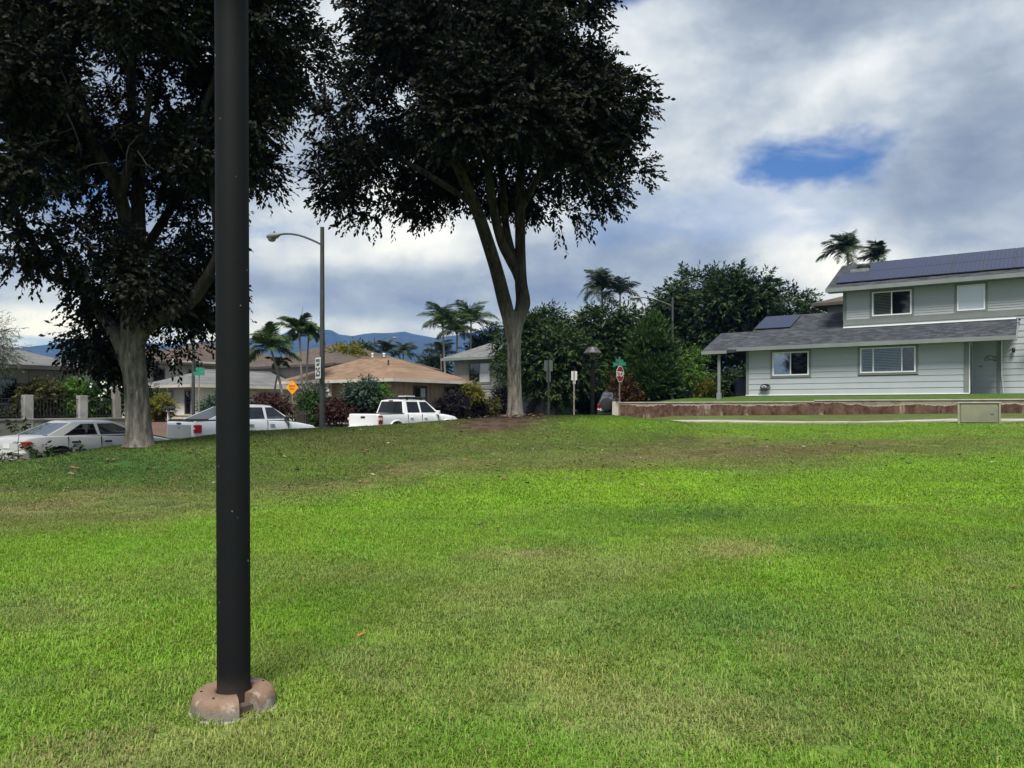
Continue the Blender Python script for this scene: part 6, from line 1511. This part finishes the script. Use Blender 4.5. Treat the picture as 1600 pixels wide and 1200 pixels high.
hd=[('dark red hedge plant left of the dead end sign',[(380,660),(382,632),(410,622),(445,624),(450,660)],41,'red'),
    ('green leafy shrub beneath the leaning palms',[(455,655),(460,625),(480,612),(498,620),(500,655)],43,'lush'),
    ('pale leafy shrub beside the speed sign pole',[(472,630),(480,605),(494,598),(505,612),(503,632)],44.5,'silver'),
    ('dark red shrub right of the street light pole',[(505,652),(508,632),(530,626),(552,632),(556,652)],42,'red'),
    ('rounded blue-green bush before the tan bungalow porch',[(540,632),(538,602),(548,586),(564,580),(580,590),(586,615),(578,634)],42.6,'blue'),
    ('light green shrub right of the blue-green bush',[(575,636),(580,612),(596,606),(606,616),(604,636)],43,'lime'),
    ('purple-black hedge shrub behind the white pickup bed',[(556,652),(560,636),(590,632),(620,636),(640,634),(640,652)],43,'purple'),
    ('purple-black shrub behind the white pickup hood',[(685,645),(690,622),(712,615),(728,622),(735,645)],47,'purple'),
    ('flowering pale green shrub by the bungalow corner',[(716,625),(720,605),(735,596),(750,602),(748,625)],49.5,'yellow'),
    ('largest purple-black shrub below the stair screen',[(718,650),(722,620),(740,608),(752,616),(756,650)],50,'purple'),
    ('olive shrub between the purple-black shrubs',[(745,652),(748,632),(762,624),(775,632),(775,652)],51,'brown'),
    ('clipped dark shrub left of the middle trunk',[(770,648),(770,618),(784,609),(800,612),(804,648)],52.5,'purple'),
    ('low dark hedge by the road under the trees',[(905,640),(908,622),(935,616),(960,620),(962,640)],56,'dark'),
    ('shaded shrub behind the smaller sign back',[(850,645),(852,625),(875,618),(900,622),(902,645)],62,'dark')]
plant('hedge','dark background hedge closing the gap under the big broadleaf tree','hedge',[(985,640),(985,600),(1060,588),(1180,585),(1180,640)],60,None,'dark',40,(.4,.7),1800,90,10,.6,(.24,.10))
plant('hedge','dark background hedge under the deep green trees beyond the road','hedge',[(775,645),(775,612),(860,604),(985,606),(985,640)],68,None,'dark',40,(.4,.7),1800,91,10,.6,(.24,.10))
for k,(lb,poly,D_,m_) in enumerate(hd):
    plant('shrub',lb,'shrub',poly,D_,None,m_,14,(.22,.42),650,70+k,9,.42,(.15,.06),group=None,nbr=4)

# ---------------------------------------------------------------- palms
LM['palm']=leaf_mat('palm_leaflets',[(.022,.045,.012),(.036,.070,.018),(.055,.10,.026),(.085,.12,.04)],.65,.2)
LM['palm_dk']=leaf_mat('dark_palm_leaflets',[(.016,.028,.014),(.026,.044,.022),(.038,.060,.030),(.055,.08,.04)],.65,.15)
PALMBARK=pm('ringed_palm_bark',(.24,.225,.20),(.15,.135,.115),5,.9,0,.4,30,stretch=(.4,.4,9)); SHAFT=pm('crown_shaft',(.10,.16,.055),(.14,.18,.07),3,.5)
def frond_mesh(name, L_, arch, droop, ll, n, seed, wind=0.0, mat='palm'):
    rs=np.random.RandomState(seed); t=np.linspace(0,1,n); 
    r=np.stack([L_*(t-.12*t**3), wind*L_*t**2, L_*(arch*t-droop*t**2)],1)
    V=[];Fc=[]
    def addq(a,b,c,d): 
        k=len(V); V.extend([a,b,c,d]); Fc.append((k,k+1,k+2,k+3))
    for i in range(n-1):
        w_=.035*(1-t[i])+.008; tn=r[i+1]-r[i]; sd=np.cross(tn,[0,0,1]); sd/=np.linalg.norm(sd)
        addq(r[i]-sd*w_,r[i]+sd*w_,r[i+1]+sd*w_*.9,r[i+1]-sd*w_*.9)
        if t[i]<.10: continue
        l=ll*math.sin(math.pi*(.12+.85*t[i])**.8)*(.85+.3*rs.rand()); tn=tn/np.linalg.norm(tn)
        for s in (-1,1):
            for q in (0,.5):
                b=r[i]*(1-q)+r[i+1]*q; d=sd*s*.85+tn*.55+np.array([0,0,.30-.55*rs.rand()]); d/=np.linalg.norm(d)
                m=b+d*l*.5; e=b+d*l+np.array([0,0,-.38*l])+tn*.1*l; wv=tn*.032*(.8+.5*rs.rand())
                k=len(V); V.extend([b-wv*.6,b+wv*.6,m+wv+np.array([0,0,-.03*l]),m-wv+np.array([0,0,-.03*l]),e]); Fc.append((k,k+1,k+2,k+3)); Fc.append((k+3,k+2,k+4,k+4))
    Fc=[f if f[2]!=f[3] else f[:3] for f in Fc]
    me=bpy.data.meshes.new(name); me.from_pydata([tuple(v) for v in V],[],Fc); me.materials.append(LM[mat]); return me
def palm(label, px, py, D, base_px, L_, nf, seed, trunk_r=.10, dark=False, arch=(.75,1.0), spread=(-.3,1.1), wind=0.0, base_z=None, shaft=True, group=None, spears=1, windaz=None):
    rs=np.random.RandomState(seed); bx=X(base_px,D); bz=gz(bx,D) if base_z is None else base_z
    T=thing('palm_tree',label,'palm tree',(bx,D,bz),0,group)
    top=Vector((X(px,D)-bx,0,Z(py,D)-bz)); m=top*.5; m.x=top.x*.35
    V,Fc=bark_tube([np.array([0,0,-.1]),np.array(m),np.array(top)],[trunk_r*1.2,trunk_r*.95,trunk_r*.8],14,8,.03,seed); link('trunk', np_mesh('trunk',V,Fc,True), PALMBARK, T)
    if shaft: MB().tube([top-Vector((0,0,.1)),top+Vector((0,0,L_*.14)),top+Vector((0,0,L_*.26))],[trunk_r*.95,trunk_r*.85,trunk_r*.3],10).build('crown_shaft', SHAFT, T, 60)
    mt='palm_dk' if dark else 'palm'
    fm=[frond_mesh('frond',L_,arch[0]+(arch[1]-arch[0])*k/2,.55+.35*k,L_*.34,24,seed+k,wind*.3,mt) for k in range(3)]
    tp=top+Vector((0,0,L_*.18 if shaft else 0))
    for k in range(nf):
        a=2.399*k+rs.rand()*.5
        if windaz is not None: a=windaz+((a-windaz+math.pi)%(2*math.pi)-math.pi)*.72
        el=spread[0]+(spread[1]-spread[0])*((k+.5)/nf)**.9
        M=Matrix.Translation(tp)@Matrix.Rotation(a,4,'Z')@Matrix.Rotation(-el,4,'Y')@Matrix.Rotation((rs.rand()-.5)*.6,4,'X')@Matrix.Scale(.8+.35*rs.rand(),4)
        link('frond', fm[rs.randint(3)], None, T, M)
    for k in range(spears):
        a=rs.rand()*6.28; MB().tube([tp,tp+Vector((math.cos(a)*.12,math.sin(a)*.12,.55))*L_,tp+Vector((math.cos(a)*.25,math.sin(a)*.25,.95))*L_],[.035,.025,.006],5).build('spear_leaf', SHAFT, T)
    return T
palm('tall royal palm left of the pair above the hip roof',692,520,72,697,2.9,19,201)
palm('tall royal palm right of the pair above the hip roof',736,516,74,734,2.9,19,202)
palm('third royal palm with darker crown between the pair',714,531,78,712,2.5,15,203,dark=True)
palm('low palm below the royal palms beside the hip roof',689,553,80,691,2.2,9,204,dark=True,shaft=False)
palm('leaning palm with drooping crown right of the lamp post',424,548,45,447,1.75,16,205,.075,shaft=False,spread=(-.6,1.1))
palm('slim palm between the leaning palm and the street light',468,528,47,473,1.7,15,206,.07,spread=(-.4,1.1))
palm('slim palm beside the street light pole',482,533,47.6,477,1.45,12,207,.06,spread=(-.4,1.1))
palm('short leaning palm trunk below the drooping crown',437,568,46.2,424,.9,7,208,.06,shaft=False,spread=(-.7,.6))
palm('wind-blown dark palm above the deep green trees',941,463,68,942,2.5,20,209,.11,True,wind=-.5,windaz=R(170),spread=(-.5,1.2))
palm('open-crowned palm just right of the wind-blown one',969,462,67,969,2.2,11,210,.10,True,shaft=False,spread=(-.2,1.1))
palm('wind-blown palm above the left end of the upper roof',1325,400,60,1326,2.35,19,211,.10,True,wind=-.5,windaz=R(168),spread=(-.25,1.3),shaft=False)
palm('palm crown half hidden behind the upper roof ridge',1372,408,60,1374,1.9,13,212,.10,True,windaz=R(160),spread=(-.2,1.2),spears=3,shaft=False)
palm('bushy palm on the left behind the brown roof ridge',601,552,80,601,1.9,11,213,.09,True,shaft=False)
palm('bushy palm on the right behind the brown roof ridge',630,557,80,630,2.3,13,214,.09,True,shaft=False)

# ---------------------------------------------------------------- cut branches by the sedan
bx_,by_=X(38,16.6),16.6; bz_=gz(bx_,by_)
cb=thing('cut_branch','pile of cut leafy branches lying behind the sedan at the left','branch',(bx_,by_,bz_))
rs_=np.random.RandomState(12); stems=MB(); Cc=[]
for k in range(15):
    a=np.array([-.9+rs_.rand()*1.0,-.3+rs_.rand()*.6,.02+rs_.rand()*.06]); d=np.array([.6+rs_.rand()*.6,(rs_.rand()-.5)*.6,(rs_.rand()-.25)*.55])*(1 if rs_.rand()<.75 else -1); d[2]=abs(d[2])*.35
    p=[a]
    for j in range(4): p.append(p[-1]+d*.28+rs_.randn(3)*.06)
    stems.tube(p,[.016,.013,.011,.008,.005],5); Cc+= [p[2],p[3],p[4]]
p=[np.array([-.12,0,.1]),np.array([-.14,0,.45]),np.array([-.10,.02,.80])]; stems.tube(p,[.012,.009,.005],5); Cc+=[p[2],p[2]]
stems.build('stem', pm('cut_stem_bark',(.26,.21,.15),(.16,.12,.085),6,.85), cb)
Cc=np.array(Cc); keep=rs_.rand(len(Cc))<.85; V,Fq=leaf_sprays(Cc[keep],np.full(keep.sum(),.10),190,7,.18,(.11,.055),rs_,droop=.4)
V[:,2]=np.maximum(V[:,2],.01); link('foliage', np_mesh('foliage',V,Fq), LM['mango'], cb)

# ---------------------------------------------------------------- fallen leaves
def leaf_verts(l, wd, curl):
    return [(-l/2,0,0),(-l*.2,wd*.42,curl*.5),(l*.2,wd*.40,curl),(l/2,0,curl*1.2),(l*.2,-wd*.40,curl*.9),(-l*.2,-wd*.42,curl*.4),(0,0,curl*.1)]
LF=[(0,1,6),(1,2,6),(2,3,6),(3,4,6),(4,5,6),(5,0,6)]
M_['lf_or']=pm('orange_dead_leaf',(.34,.12,.03),(.18,.06,.02),30,.6); M_['lf_br']=pm('brown_dead_leaf',(.17,.075,.035),(.10,.045,.025),30,.7); M_['lf_dk']=pm('dark_dead_leaf',(.022,.018,.016),(.04,.032,.026),30,.7)
def single_leaf(label, px, py, l, mat, rz, curl=.02):
    x,y,z=on_ground(px,py); T=thing('fallen_leaf',label,'leaf',(x,y,z+.035),rz)
    MB().add(leaf_verts(l,l*.5,curl),LF).build('blade', M_[mat], T); MB().tube([(-l/2,0,0),(-l*.75,.01,.006)],.0016,5).build('stalk', M_[mat], T)
single_leaf('orange dead leaf on the grass right of the lamp post',564,1003,.075,'lf_or',.2,.022)
single_leaf('brown dead leaf on the grass at the right edge',1585,925,.085,'lf_br',-.3)
single_leaf('dark dead leaf alone on the bright grass in mid-lawn',751,825,.095,'lf_dk',.1)
rs_=np.random.RandomState(3); litter={'lf_br':MB(),'lf_dk':MB(),'pale':MB()}
M_['pale']=pm('bleached_dead_leaf',(.30,.25,.17),(.22,.18,.12),30,.7)
cnt=0
while cnt<330:
    if rs_.rand()<.62: px,py=350+rs_.randn()*330+rs_.rand()*420,655+rs_.rand()**.8*110
    else: px,py=850+rs_.rand()*720,672+rs_.rand()*62
    if not (-20<px<1620): continue
    x,y,z=on_ground(px,py); 
    if y>31 or UX*x+UY*y>29: continue
    cnt+=1; l=.05+.08*rs_.rand(); M=Matrix.Translation((x,y,z+.03))@Matrix.Rotation(rs_.rand()*6.28,4,'Z')@Matrix.Rotation((rs_.rand()-.5)*.9,4,'X')
    litter[('lf_br','lf_dk','pale')[rs_.choice(3,p=[.5,.38,.12])]].add(leaf_verts(l,l*.55,.02),LF,M)
for k in range(150):                      # leaf pile round the middle trunk
    a=rs_.rand()*6.28; r_=.34+abs(rs_.randn())*.42; x,y=X(803,23)+r_*math.cos(a),23+r_*math.sin(a); z=gz(x,y); l=.07+.07*rs_.rand()
    litter[('lf_br','pale','lf_br')[rs_.randint(3)]].add(leaf_verts(l,l*.55,.03),LF,Matrix.Translation((x,y,z+.02+.03*rs_.rand()))@Matrix.Rotation(rs_.rand()*6.28,4,'Z')@Matrix.Rotation((rs_.rand()-.5)*1.2,4,'X'))
for (k,mb),lb in zip(litter.items(),('brown fallen leaves scattered over the lawn and mound','dark fallen leaves scattered over the lawn and mound','bleached fallen leaves scattered over the lawn and mound')):
    tag(mb.build('leaf_litter', M_[k]), lb, None, None, 'stuff')
